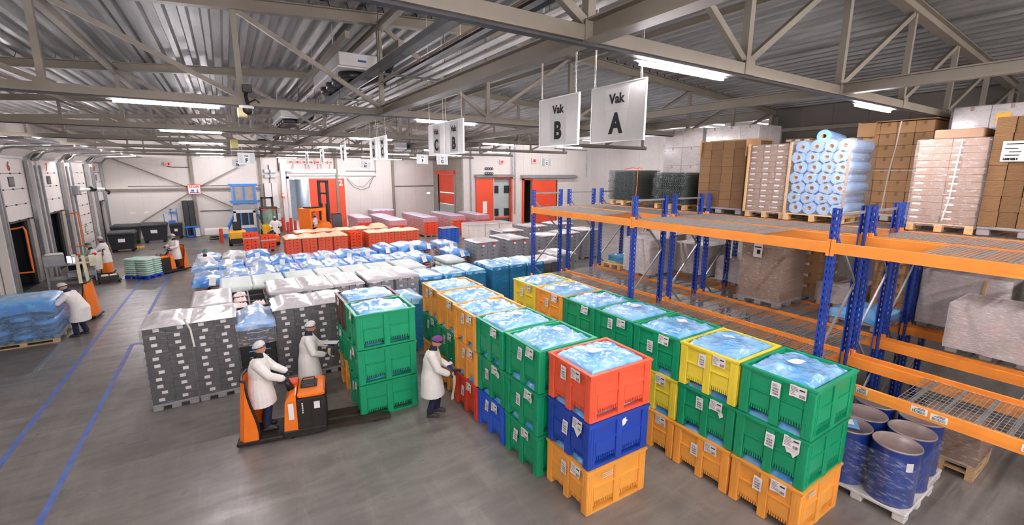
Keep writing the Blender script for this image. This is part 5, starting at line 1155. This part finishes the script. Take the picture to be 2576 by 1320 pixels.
struct('wall_corridor', MB().box(3.6,42.66,0,4.5,52,4.6).box(6.15,42.66,0,7,52,4.6).box(3.6,52,0,7,52.2,4.6).box(3.6,42.66,4.5,7,52,4.7).box(3.6,42.5,-.2,7,52,-.001).me('wall', m_cold))
lamp(5.3, 46, 'lit light tube inside the corridor behind the sliding door', 4.3)
for i, (x, y, h) in enumerate(((3.7,41.1,1.2),(3.95,40.2,.9),(4.28,41.0,1.15),(4.7,42.0,.8),(-.62,37.0,1.0))):
    ob('bollard', MB().tube([(x,y,0),(x,y,h)], .11, 12).me('bollard', m_redpost), label=(('red bollard left of the sliding door beside the pillar','short red bollard in front of the pillar','red bollard right of the white pillar','low red bollard at the sliding door jamb','single red bollard in front of the white table')[i]), cat='bollard')
for i, (x, y) in enumerate(((4.9,47),(5.9,47.5),(4.7,49))): ob('bollard', bx(x-.08,y-.08,0,x+.08,y+.08,1.1).me('bollard', m_redpost), label=f'red post inside the corridor behind the sliding door, {sl[i]} from the left', cat='bollard')
t = thing('white_pillar', 'white pillar with a warning lamp left of the sliding door', 'pillar', (4.1,42.1,0)); ob('shaft', bx(-.17,-.17,0,.17,.17,5.7).me('shaft', m_white), t); ob('control_cabinet', bx(.1,-.2,4.95,.62,.2,5.5).me('control_cabinet', m_white), t); ob('lamp_head', MB().tube([(-.3,-.3,2.95),(-.05,-.3,3.0)], .16, 12).me('lamp_head', m_redpost), t); ob('lamp_glow', MB().tube([(-.12,-.48,3.0),(-.12,-.44,3.0)], .1, 12).me('lamp_glow', EM('red_lamp','#ff5040',6)), t)
m_led = EM('red_led', '#ff2a2a', 4)
def display(x, y, z, label, w=.34, h=.2, face=1):
    t = thing('led_display', label, 'display', (x, y, z), 0, 'red digital displays on the walls'); ob('case', bx(-w/2,-.12,-h/2,w/2,0,h/2).me('case', m_white), t); ob('screen', bx(-w*.36,-.125,-h*.3,w*.36,-.121,h*.3).me('screen', m_black), t)
    b = MB()
    for dx in (-.14,.12):
        for q in ((-.06,.16,.06,.2),(-.06,-.02,.06,.02),(-.06,-.2,.06,-.16),(.05,-.18,.08,.18)): b.box((dx+q[0])*w*1.6,-.130,q[1]*h*1.2,(dx+q[2])*w*1.6,-.126,q[3]*h*1.2)
    ob('digits', b.me('digits', m_led), t)
for k in range(7): display(4.8+k*.53, 42.45, 5.75, f'white box with red digits above the sliding door, {sl[k]} of seven', .42, .26)
display(-3.5, 42.45, 5.5, 'single red digital display on the back wall near the dock corner', .5, .3)
display(21.85, 35.97, 5.9, 'small red digital display above the cold store door with fans', .45, .4); display(25.55, 35.97, 6.05, 'red digital display above the half-open red door', .6, .5)
t = thing('counter_display', 'two rows of dark round counters above the cold store door', 'display', (20.5, 35.97, 5.05))
for j in (0,1):
    for i in range(4): ob('counter', MB().tube([(-.33+i*.22,-.06,-.2+j*.42),(-.33+i*.22,0,-.2+j*.42)], .12, 10).tube([(-.33+i*.22,-.065,-.2+j*.42),(-.33+i*.22,-.06,-.2+j*.42)], .05, 8, 1).me('counter', [m_dark, m_white]), t)
cb = MB()
for x0, x1, z in ((4.95,5.9,5.15),(6.2,6.9,5.1),(7.2,7.9,5.15)): cb.tube([(x0,42.4,5.6),(x0,42.4,z),(x1,42.4,z),(x1,42.4,5.6)], .02, 5)
ob('conduit', cb.me('conduit', m_dark), label='dark cable loops under the seven displays', cat='cable')
for i, (pts, l) in enumerate((([(-3.6,42.4,5.33),(-3.3,42.4,5.25),(-2.2,42.4,5.25)],'dark conduit under the display near the dock corner'),([(3.1,42.4,.3),(3.1,42.4,5.5)],'thin conduit beside the meter cupboards'),([(3.82,42.3,5.0),(3.82,42.3,6.3),(4.2,42.3,6.8)],'dark duct bent over the white pillar'),([(18.6,35.9,.5),(18.6,35.9,7)],'pipe at the corner left of the cold store door'),([(23.35,35.9,1),(23.35,35.9,7.3)],'thin vertical pipe between the two cold store doors'),([(23.0,35.85,4.4),(23.0,35.85,6.9),(22.3,35.85,7.1)],'bent grey pipe above the cold store door'),([(32.4,35.9,4.5),(32.4,35.9,7.2),(28,35.9,7.3)],'cable drop near the annex corner'))):
    ob('conduit', MB().tube(pts, .05 if i > 1 else .03, 6).me('conduit', m_galv2 if i > 2 else m_dark), label=l, cat='pipe')
t = thing('meter_cupboard', 'white meter cupboards with pipes beside the white pillar', 'cupboard', (3.2,42.35,0))
for x0,z0,x1,z1 in ((-.55,1.9,-.05,4.0),(.0,1.9,.45,4.0),(-.5,.9,.5,1.5),(-.1,.3,.55,.8)): ob('cupboard_door', MB().rbox(x0,-.18,z0,x1,.1,z1,.015).me('cupboard_door', m_white), t)
for x0,z0 in ((-.45,4.45),(.0,4.45),(-.45,4.85),(.0,4.85)): ob('small_box', MB().rbox(x0,-.1,z0,x0+.36,.1,z0+.26,.01).me('small_box', m_galv2), t)
ob('emergency_light', MB().box(16.95,42.38,2.75,17.3,42.48,2.95).box(16.97,42.375,2.77,17.28,42.379,2.93,1).me('emergency_light', [m_white, EM('green_sign_glow','#9fe8c0',1.2)]), label='small green emergency light left of the roll-up door', cat='sign')
# roll-up door in the side wall
d = struct('door_8', MB().box(17.7,37.35,0,17.88,37.6,5.0).box(17.7,41.3,0,17.88,41.55,5.0).me('door', m_galv2)); ob('roll_housing', MB().rbox(17.5,37.3,4.75,17.9,41.6,5.1,.03).me('roll_housing', m_red), d)
for z0, z1, m in ((3.05,4.74,m_red),(1.95,2.97,m_red),(.95,1.9,m_boardg),(.02,.9,m_red)): ob('curtain', bx(17.82,37.6,z0,17.86,41.3,z1).me('curtain', m), d)
# cold store doors
d = struct('door_9', MB().box(20.9,35.84,0,20.98,36,4.45).box(22.85,35.8,0,23.0,36,4.5,1).box(20.95,35.8,4.36,23,36,4.48,1).me('door', [m_white, m_red])); ob('sliding_panel', bx(19.1,35.83,.02,20.85,35.95,4.4).me('sliding_panel', m_red), d); ob('notice', bx(19.75,35.82,1.2,20.2,35.828,2.3).me('notice', m_paper), d)
ob('canopy', MB().prism([(35.98,4.5),(35.98,4.75),(35.55,4.55),(35.55,4.5)], 0, 19.0, 23.1).me('canopy', m_galv2), d)
t = thing('cooling_unit', 'white cold store unit with four black fans behind the open red door', 'cooling unit', (21.9, 36.2, 0)); ob('casing', MB().rbox(-.93,0,.55,.93,.6,4.3,.03).me('casing', m_boardg), t); ob('red_bar', bx(-.9,-.05,.6,.9,-.005,.75).me('red_bar', m_redpost), t)
for x in (-.55,.65):
    for z in (1.2,3.35):
        f = ob('fan', MB().rbox(x-.3,-.06,z-.36,x+.3,-.005,z+.36,.03).tube([(x,-.1,z),(x,-.06,z)], .26, 14, 1).tube([(x,-.13,z),(x,-.1,z)], .09, 10, 0).me('fan', [m_dark, m_black]), t)
d = struct('door_10', MB().box(24.2,35.8,0,24.35,36,4.35,1).box(24.2,35.8,4.2,25.4,36,4.32,1).box(24.35,35.9,0,24.4,36.02,4.2).me('door', [m_white, m_red])); ob('sliding_panel', bx(25.3,35.83,.02,28.3,35.95,4.2).me('sliding_panel', m_red), d); ob('panel_edge', bx(28.3,35.83,.02,28.42,35.95,4.2).me('panel_edge', m_black), d); ob('notice', bx(26.2,35.82,.9,26.9,35.828,1.4).me('notice', m_paper), d)
ob('canopy', MB().prism([(35.98,4.38),(35.98,4.7),(35.5,4.5),(35.5,4.4)], 0, 24.0, 30.9).me('canopy', m_galv2), d)
struct('wall_cold_store', MB().box(24,36.2,0,24.3,39,4.5).box(25.4,36.2,0,25.7,39,4.5).box(24,39,0,25.7,39.2,4.5).box(24,36.2,4.3,25.7,39,4.5).box(24,36,-.2,25.7,39,-.001).me('wall', m_dark))
struct('wall_cold_store_fans', MB().box(20.6,37,0,23.2,37.2,4.6).box(20.6,36.2,-.2,23.2,37.2,-.001).me('wall', m_white))
# ---------------------------------------------------------------- services under the ridge
def pipe(x, z, r, mat, label, y0=-4, y1=41): ob('pipe', MB().tube([(x,y0,z),(x,y1,z)], r, 8).me('pipe', mat), label=label, cat='pipe')
pipe(3.08, 6.62, .04, m_white, 'left one of two white pipes under the ridge'); pipe(3.3, 6.62, .045, m_white, 'right one of two white pipes under the ridge'); pipe(2.86, 6.66, .065, m_black, 'thick black insulated pipe beside the white pipes'); pipe(2.72, 6.68, .013, M('copper','#6e4c3a',.6,.2), 'thin brown copper pipe above the black pipe')
t = thing('cable_tray', 'long galvanised cable tray beside the pipes under the ridge', 'cable tray', (2.45,0,6.7)); ob('tray', MB().box(-.08,-4,0,.08,41,.01).box(-.085,-4,0,-.075,41,.09).box(.075,-4,0,.085,41,.09).me('tray', M('tray_steel','#4d5052',.75)), t)
for k in range(14):
    y = -1.5+3*k; ob('hanger', MB().box(-.2,y-.02,-.19,1.0,y+.02,-.16).tube([(-.18,y,-.17),(-.18,y,1.15)], .006, 4).tube([(.95,y,-.17),(.95,y,1.1)], .006, 4).me('hanger', m_dark), t)
m_cool = M('cooler_casing', '#c3c4c2', .4, .2, var=.04)
def cooler(x, y, z, label):
    t = thing('ceiling_cooler', label, 'cooler', (x, y, z), 0, 'ceiling coolers')
    ob('casing', MB().rbox(-.42,0,0,.42,2.9,.26,.015).me('casing', m_cool), t); ob('under_tray', MB().rbox(-.46,-.03,-.04,.46,2.93,-.002,.01).me('under_tray', m_white), t)
    for k in range(4): ob('fan', MB().lathe([(0,-.14),(.26,-.19),(.3,-.16),(.3,-.045),(.1,-.045)], 20).tube([(-.22,0,-.152),(.22,0,-.152)], .006, 4).tube([(0,-.22,-.152),(0,.22,-.152)], .006, 4).me('fan', m_black, True), t, (-.05, .45+k*.66, 0))
    ob('type_plate', bx(-.06,-.008,.1,.1,-.001,.14).me('type_plate', M('blue_plate','#3a4c9c',.5)), t)
    for s in (-1,1): ob('carrier_rail', MB().beam((s*.47,-1.0,.3),(s*.47,3.6,.3),.08,.12).me('carrier_rail', m_steel), t)
    for s in (-1,1):
        for yy in (.2,2.6): ob('hanger', MB().box(s*.47-.01,yy-.01,.35,s*.47+.01,yy+.01,ztop(x+s*.47)+.2-z).me('hanger', m_galv2), t)
    ob('suction_pipe', MB().tube([(.45,2.5,.12),(.6,2.3,.05),(.62,1.0,.0),(.62,.2,.05),(.62,.0,.2)], .07, 8).me('suction_pipe', m_black, True), t)
cooler(2.48, 9.42, 6.99, 'white ceiling cooler with four black fans, nearest one'); cooler(2.25, 17.8, 6.85, 'white ceiling cooler with black fans, second from the camera'); cooler(2.0, 27.6, 6.7, 'white ceiling cooler with black fans, farthest and smallest')
t = thing('security_camera', 'dome camera with a yellowish box under the second truss', 'camera', (.42,9.0,6.02)); ob('dome', MB().lathe([(.0,-.12),(.06,-.11),(.09,-.06),(.09,.0)], 14).me('dome', m_black, True), t); ob('mount', MB().lathe([(.1,-.01),(.11,.03),(.05,.05),(0,.05)], 14).me('mount', m_white), t); ob('box', MB().rbox(-.14,-.06,-.15,.0,.12,-.0,.01).me('box', M('yellowed_plastic','#d9cf9a',.5)), t); ob('bracket', MB().tube([(.02,0,.05),(.0,-.03,.2),(.05,0,.34)], .03, 6).tube([(.02,0,.08),(.14,0,.15),(.2,.02,.1)], .012, 5).rbox(-.04,-.05,.25,.1,.03,.38,.01).me('bracket', m_black), t)
ob('sensor_box', MB().rbox(.3,20.78,5.85,.56,21.035,6.2,.02).me('sensor_box', M('yellow_box','#c9bd76',.5)), label='yellowish box on the fourth truss beside the lit tubes', cat='box')
t = thing('fan_heater', 'white boxy heater hanging between the lane signs', 'heater', (7.3,21.0,6.2)); ob('case', MB().rbox(-.45,-.2,-.18,.1,.2,.12,.02).me('case', m_white), t); ob('side', bx(.1,-.2,-.18,.5,.2,.12).me('side', m_dark), t); ob('hanger', MB().box(-.3,-.01,.12,-.28,.01,ztop(7.3)-6.0).box(.3,-.01,.12,.32,.01,ztop(7.3)-6.0).me('hanger', m_dark), t)
# ---------------------------------------------------------------- along the back wall and the dock side
m_bin = M('dark_bin_plastic', '#23262b', .42, var=.15, vs=2)
def bin_(label, x, y, w, d, h, rz=0, small=False):
    t = thing('waste_bin', label, 'bin', (x, y, 0), rz, 'black waste bins'); a, b_ = w/2, d/2
    ob('body', MB().loft([[(-a*.82,-b_*.82,.18),(a*.82,-b_*.82,.18),(a*.82,b_*.82,.18),(-a*.82,b_*.82,.18)],[(-a*.97,-b_*.97,h*.8),(a*.97,-b_*.97,h*.8),(a*.97,b_*.97,h*.8),(-a*.97,b_*.97,h*.8)],[(-a,-b_,h*.86),(a,-b_,h*.86),(a,b_,h*.86),(-a,b_,h*.86)]]).me('body', m_bin), t)
    ob('lid', MB().loft([[(-a*1.03,-b_*1.05,h*.86),(a*1.03,-b_*1.05,h*.86),(a*1.03,b_,h*.86),(-a*1.03,b_,h*.86)],[(-a*1.03,-b_*1.05,h*.9),(a*1.03,-b_*1.05,h*.9),(a*1.03,b_,h*.92),(-a*1.03,b_,h*.92)],[(-a*.9,-b_*.85,h*.96),(a*.9,-b_*.85,h*.96),(a*.9,b_*.8,h),(-a*.9,b_*.8,h)]]).me('lid', m_bin), t)
    ob('paper_label', bx(-a*.25,-b_*.99-.02,h*.5,a*.25,-b_*.99+.02,h*.66).me('paper_label', m_paper), t, (0,.02,0))
    for s in (-1,1):
        for q in (-1,1): ob('wheel', MB().cyl_y(s*a*.7, .09, .03).me('wheel', m_rubber), t, (0, q*b_*.65, 0))
bin_('large black wheeled bin with a white label, front one near the dock corner', -5.75, 36.1, 1.3, 1.1, 1.3); bin_('large black wheeled bin against the wall, half hidden behind the front bin', -6.1, 39.9, 1.5, 1.1, 1.35); bin_('large black wheeled bin right of the half-hidden one', -4.55, 39.7, 1.45, 1.1, 1.4); bin_('small black wheeled bin with a small label beside the tools', -3.45, 41.2, .75, .8, 1.15)
m_btool = M('blue_tool_plastic', '#2a78c8', .45)
t = thing('squeegee', 'blue floor squeegee leaning on the wall', 'tool', (-4.2,42.3,0)); ob('handle', MB().tube([(0,-.11,.08),(0,0,1.75)], .025, 6).me('handle', m_btool), t); ob('blade', bx(-.35,-.16,.0,.35,-.06,.09).me('blade', m_btool), t)
t = thing('shovel', 'blue plastic shovel hung on the wall above the small bin', 'tool', (-3.75,42.38,0)); ob('handle', MB().tube([(0,0,1.25),(0,0,2.1)], .025, 6).tube([(-.09,0,2.1),(.09,0,2.1)], .03, 6).me('handle', m_btool), t); ob('blade', MB().prism([(-.2,1.25),(-.22,.95),(-.12,.8),(.12,.8),(.22,.95),(.2,1.25)], 1, -.04, 0).me('blade', m_btool), t)
t = thing('broom', 'blue broom with a short brush hung high on the wall', 'tool', (-3.4,42.38,0)); ob('handle', MB().tube([(0,0,.9),(0,0,2.2)], .022, 6).me('handle', m_btool), t); ob('brush', bx(-.45,-.06,1.8,-.05,0,1.92).me('brush', m_btool), t)
for x, l in ((-6.0,'small white notice on the wall above the large bins'),(-5.2,'second small white notice on the wall above the bins')): ob('wall_notice', bx(x-.16,42.48,1.85,x+.16,42.487,2.0).me('wall_notice', m_paper), label=l, cat='notice')
t = thing('folded_conveyor', 'tall dark grey folded conveyor standing against the wall column', 'conveyor', (-2.6,42.1,0))
for i in range(2): ob('belt_panel', MB().rbox(-.36+i*.36,-.14,.1,-.02+i*.36,.1,2.75,.02).me('belt_panel', m_dark), t)
ob('side_rail', MB().rbox(-.42,-.18,.0,-.37,.12,2.75,.01).me('side_rail', m_galv2), t)
t = thing('blue_trolley', 'small blue trolley with a white board at the foot of the conveyor', 'trolley', (-2.45,41.3,0)); ob('frame', MB().box(-.4,-.2,.05,-.33,.2,.8).box(.03,-.2,.05,.1,.2,.8).box(-.5,-.22,.75,.45,.22,.85).box(-.4,-.2,.05,.1,.2,.12).me('frame', m_btool), t); ob('board', bx(.15,-.1,.05,.42,-.06,.72).me('board', m_white), t)
t = thing('white_table', 'white-topped table with dark gear below, by the red bollard', 'table', (-.88,38.1,0)); ob('table_top', MB().rbox(-.72,-.4,.5,.72,.4,.92,.02).me('table_top', m_white), t)
for x in (-.66,.66): ob('leg', bx(x-.03,-.36,0,x+.03,-.3,.5).me('leg', m_galv2), t); ob('leg', bx(x-.03,.3,0,x+.03,.36,.5).me('leg', m_galv2), t)
ob('hose_coil', MB().tube([(-.2+.3*cos(k*.6),.1*sin(k*.6),.06+.012*k) for k in range(26)], .025, 5).me('hose_coil', m_black), t)
# blue bin tipper
m_tip = M('blue_tipper_paint', '#2a80d0', .4); t = thing('bin_tipper', 'tall blue and grey bin tipping machine at the back wall', 'machine', (1.05,40.6,0))
ob('tower', MB().box(-.75,.2,0,-.6,.5,3.9).box(.75,.2,0,.9,.5,3.9).box(-.75,.3,1.7,.9,.5,2.6).me('tower', m_galv2), t); ob('cradle', MB().box(-.95,-.1,3.85,1.0,.5,4.0).box(-.85,-.15,2.5,.95,.5,2.68).me('cradle', m_tip), t)
for i in range(2): ob('hopper_panel', MB().rbox(-.8+i*.9,-.05,2.7,0+i*.9,.15,3.84,.02).me('hopper_panel', M('grey_panel','#9d9288',.5)), t)
for x in (-.6,.05,.75): ob('blue_strip', bx(x-.07,-.08,2.68,x+.07,-.055,3.85).me('blue_strip', m_tip), t)
for s in (-1,1):
    ob('support_leg', MB().beam((s*.8+.07,0,1.6),(s*1.5+.07,-.5,.25),.16,.12).me('support_leg', m_tip), t); ob('foot', MB().rbox(s*1.5-.08,-.75,0,s*1.5+.22,-.3,.4,.03).me('foot', m_tip), t)
    for z in (1.9,2.6,3.4): ob('clamp', MB().rbox(s*.95+.0,-.05,z,s*.95+.2,.15,z+.12,.02).me('clamp', m_tip), t)
t = thing('pallet_inverter', 'white-framed machine box with dark inside below the blue tipper', 'machine', (.98,39.4,0)); ob('frame', MB().box(-.72,-.1,.85,-.56,.3,2.0).box(.56,-.1,.85,.72,.3,2.0).box(-.72,-.1,1.85,.72,.3,2.05).box(-.72,-.1,.7,.72,.3,.9).me('frame', m_white), t); ob('inside', bx(-.56,.2,.9,.56,.28,1.85).me('inside', m_black), t); ob('inner_bar', MB().box(-.3,.0,.9,-.2,.1,1.85).box(.2,0,.9,.3,.1,1.85).me('inner_bar', m_tip), t); ob('base', MB().rbox(-.7,-.1,0,.7,.35,.7,.03).me('base', m_tip), t)
# forklifts
def wheel(t, x, y, r, w_=.1): ob('wheel', MB().cyl_y(0, r, w_).me('wheel', m_rubber), t, (x, y, 0))
t = thing('forklift', 'yellow forklift seen from behind beside the red crate stacks', 'forklift', (.35,35.6,0), rad(90)); ob('counterweight', MB().rbox(-.75,-.5,.2,.3,.5,1.0,.1).me('counterweight', m_yellow), t); ob('bumper', MB().rbox(-.8,-.45,.15,-.7,.45,.5,.02).me('bumper', m_trk), t); ob('seat', MB().rbox(-.3,-.25,1.0,.2,.25,1.15,.04).rbox(-.35,-.25,1.1,-.22,.25,1.6,.04).me('seat', m_black), t)
for x in (-.5,.5): wheel(t, x, .45, .25); wheel(t, x, -.45, .25)
t = thing('forklift', 'yellow forklift with black mast and glass cab behind the man in the white cap', 'forklift', (2.55,38.8,0), rad(90)); ob('counterweight', MB().rbox(-.9,-.55,.2,.4,.55,1.0,.12).me('counterweight', m_yellow), t)
ob('cab_frame', MB().box(-.7,-.55,1.0,-.62,-.47,2.2).box(-.7,.47,1.0,-.62,.55,2.2).box(.4,-.55,1.0,.48,-.47,2.2).box(.4,.47,1.0,.48,.55,2.2).box(-.75,-.58,2.2,.5,.58,2.28).me('cab_frame', m_trk), t); ob('rear_light', MB().box(-.76,-.5,2.1,-.7,-.2,2.18).box(-.76,.2,2.1,-.7,.5,2.18).me('rear_light', m_redink), t); ob('rear_window', bx(-.69,-.46,1.05,-.67,.46,2.1).me('rear_window', FILM('green_glass','#9fb8a8',.35,.2,.05,tint=(.7,.85,.75,1))), t)
ob('mast', MB().box(.6,-.42,0,.72,-.28,3.0).box(.6,.28,0,.72,.42,3.0).box(.6,-.42,2.88,.72,.42,3.0).me('mast', m_trk), t)
for x in (-.5,.5): wheel(t, x, .5, .28); wheel(t, x, -.5, .28)
t = thing('battery_tractor', 'low orange tow truck with black dials in front of the white cap man', 'truck', (2.25,34.0,0), rad(180)); ob('body', MB().rbox(-.5,-.4,.15,.5,.4,.75,.1).me('body', m_orange), t); ob('dash', MB().rbox(-.3,-.25,.75,.2,.25,.9,.05).tube([(-.1,0,.9),(-.05,0,1.0)], .12, 12).me('dash', m_black), t)
for x in (-.35,.35): wheel(t, x, .3, .15); wheel(t, x, -.3, .15)
# reach truck
t = thing('reach_truck', 'orange reach truck with driver cab and tall dark mast before door 2', 'forklift', (5.15,35.1,0), rad(32))
ob('chassis', MB().rbox(-.75,-.62,.1,1.1,.62,.4,.04).me('chassis', m_trk), t)
cab = MB().loft([[(.2,-.6,.4),(1.15,-.6,.4),(1.15,.6,.4),(.2,.6,.4)],[(.2,-.6,.9),(1.15,-.6,.95),(1.15,.6,.95),(.2,.6,.9)],[(.25,-.55,1.2),(.95,-.55,1.25),(.95,.55,1.25),(.25,.55,1.2)],[(.2,-.5,1.4),(.55,-.5,1.4),(.55,.5,1.4),(.2,.5,1.4)]])
ob('hood', cab.me('hood', m_orange), t)
ob('cab_shell', MB().box(-.75,-.6,.35,-.62,.6,2.2).box(.3,-.6,1.3,.62,-.5,2.2).box(.3,.5,1.3,.62,.6,2.2).box(-.78,-.62,2.15,.65,.62,2.35).box(-.75,-.6,.35,.3,-.52,.8).box(-.75,.52,.35,.3,.6,.8).box(-.2,-.58,.35,.25,-.53,1.2).me('cab_shell', m_orange), t)
ob('roof_guard', MB().rbox(-.5,-.4,2.36,.55,.4,2.44,.02).me('roof_guard', m_black), t); ob('monitor', MB().rbox(-.5,-.3,1.25,-.42,.05,1.5,.01).me('monitor', m_paper), t); ob('plate', bx(.15,-.625,.55,.35,-.6205,.7).me('plate', m_paper), t); ob('seat', MB().rbox(.0,-.3,.7,.28,.3,.85,.05).me('seat', m_black), t)
ob('mast', MB().box(1.0,-.5,.1,1.16,-.34,4.3).box(1.0,.34,.1,1.16,.5,4.3).box(1.0,-.5,4.15,1.16,.5,4.32).box(1.0,-.5,3.3,1.14,.5,3.42).box(1.02,-.32,.1,1.14,-.2,2.6).box(1.02,.2,.1,1.14,.32,2.6).me('mast', m_dark), t); ob('fork_carriage', MB().box(1.17,-.45,.15,1.22,.45,.9).box(1.22,-.3,.12,2.0,-.2,.17).box(1.22,.2,.12,2.0,.3,.17).me('fork_carriage', m_trk), t)
for y in (-.5,.5): wheel(t, -.5, y, .17); wheel(t, .9, y, .15)
# steel desk with screen and label rolls
t = thing('steel_desk', 'stainless steel packing desk with shelves by the dock doors', 'desk', (-6.15,26.45,0), rad(12))
ob('table_top', MB().rbox(-.75,-.45,.93,.85,.4,.97,.01).me('table_top', m_galv2), t); ob('shelf', MB().rbox(-.72,-.42,.35,.82,.38,.38,.01).me('shelf', m_galv2), t)
for x in (-.7,.8):
    for y in (-.4,.36): ob('leg', bx(x-.025,y-.025,0,x+.025,y+.025,.95).me('leg', m_galv2), t)
ob('back_box', MB().rbox(-.75,-.40,.97,-.1,.1,1.42,.01).me('back_box', m_galv2), t)
for i in range(2): ob('drawer', MB().rbox(-.1+i*.48,-.44,.4,.34+i*.48,.2,.62,.015).me('drawer', m_plgrey), t)
ob('roll_bar', MB().tube([(.1,-.6,1.35),(1.15,-.6,1.38)], .02, 6).box(.12,-.6,.95,.15,-.57,1.36).box(1.08,-.6,.95,1.11,-.57,1.38).me('roll_bar', m_galv2), t)
def deskthing(n, b, m, lab, cat, c, rz=12): return held(n, b, m, lab, cat, c, rad(rz))
deskthing('monitor', MB().rbox(-.2,-.03,0,.2,.03,.38,.01).box(-.17,-.034,.04,.17,-.031,.35,1), [m_black, EM('lit_screen','#8d83c8',1.0)], 'lit purple computer screen on the steel desk', 'monitor', (-5.98,26.28,.975), 20)
deskthing('paper_pile', MB().rbox(-.3,-.2,0,.25,.2,.03,.005).rbox(-.2,-.12,.03,.2,.15,.05,.005), m_paper, 'white papers piled on the desk box', 'papers', (-6.5,26.3,1.425))
deskthing('paper_pile', MB().rbox(-.3,-.15,0,.3,.15,.02,.005), m_paper, 'white sheets lying on the desk top', 'papers', (-5.75,26.2,.975))
for k, (x, m, l) in enumerate(((.2,m_paper,'white roll at the left end of the desk bar'),(.36,m_redink,'red label roll on the desk bar'),(.52,M('green_roll','#4fb04a',.6),'green label roll on the desk bar'),(.85,m_redink,'second red label roll on the desk bar'),(1.02,m_paper,'white roll at the right end of the desk bar'))):
    R_ = Matrix.Rotation(rad(12), 3, 'Z') @ V((x,-.6,0)); held('label_roll', MB().tube([(-.065,0,0),(.065,0,0)], .06, 12), m, l, 'label roll', (-6.15+R_.x, 26.45+R_.y, 1.365), rad(12))
for k, (x, wd, ln_) in enumerate(((.28,.12,1.2),(.47,.12,1.25),(1.0,.14,.6),(.75,.2,.5))):
    R_ = Matrix.Rotation(rad(12), 3, 'Z') @ V((x,-.69,0)); held('label_strip', MB().grid(2,8,lambda i,j:((i-.5)*wd+.05*j*(k==1), .03*sin(j*5+k), -ln_*j)), M('cream_labels_'+'abcd'[k],'#e9e3c2',.7), f'cream label strip hanging from the desk bar, {sl[k]} of four', 'label strip', (-6.15+R_.x, 26.45+R_.y, 1.36), rad(12))
t = thing('dolly', 'low black dolly with a crate of cream paper on the floor by the desk', 'dolly', (-4.9,26.3,0), rad(15)); ob('frame', MB().rbox(-.42,-.3,.08,.42,.3,.14,.01).me('frame', m_trk), t); ob('crate', crate_me(.7,.5,.18,m_crblack,0), t, (0,0,.14)); ob('paper', MB().rbox(-.25,-.15,.2,.0,.1,.36,.01).rbox(.05,-.1,.2,.3,.15,.33,.01).me('paper', M('cream_paper','#ece4c8',.8)), t)
for x in (-.33,.33):
    for y in (-.2,.2): wheel(t, x, y, .04, .02)
ob('yellow_floor_bar', bx(-6.9,37.2,0,-4.9,37.35,.12).me('yellow_floor_bar', m_yellow), label='yellow bar on the floor beneath the waste bins', cat='bar')
ob('pale_hose', MB().tube([(-.95,10.9,1.98),(-1.0,11.0,1.95),(-.93,11.08,1.7),(-.9,11.1,1.3)], .02, 6).me('pale_hose', m_rope), label='gathered film strand hanging between the first two black stacks', cat='film strand')
set_text()
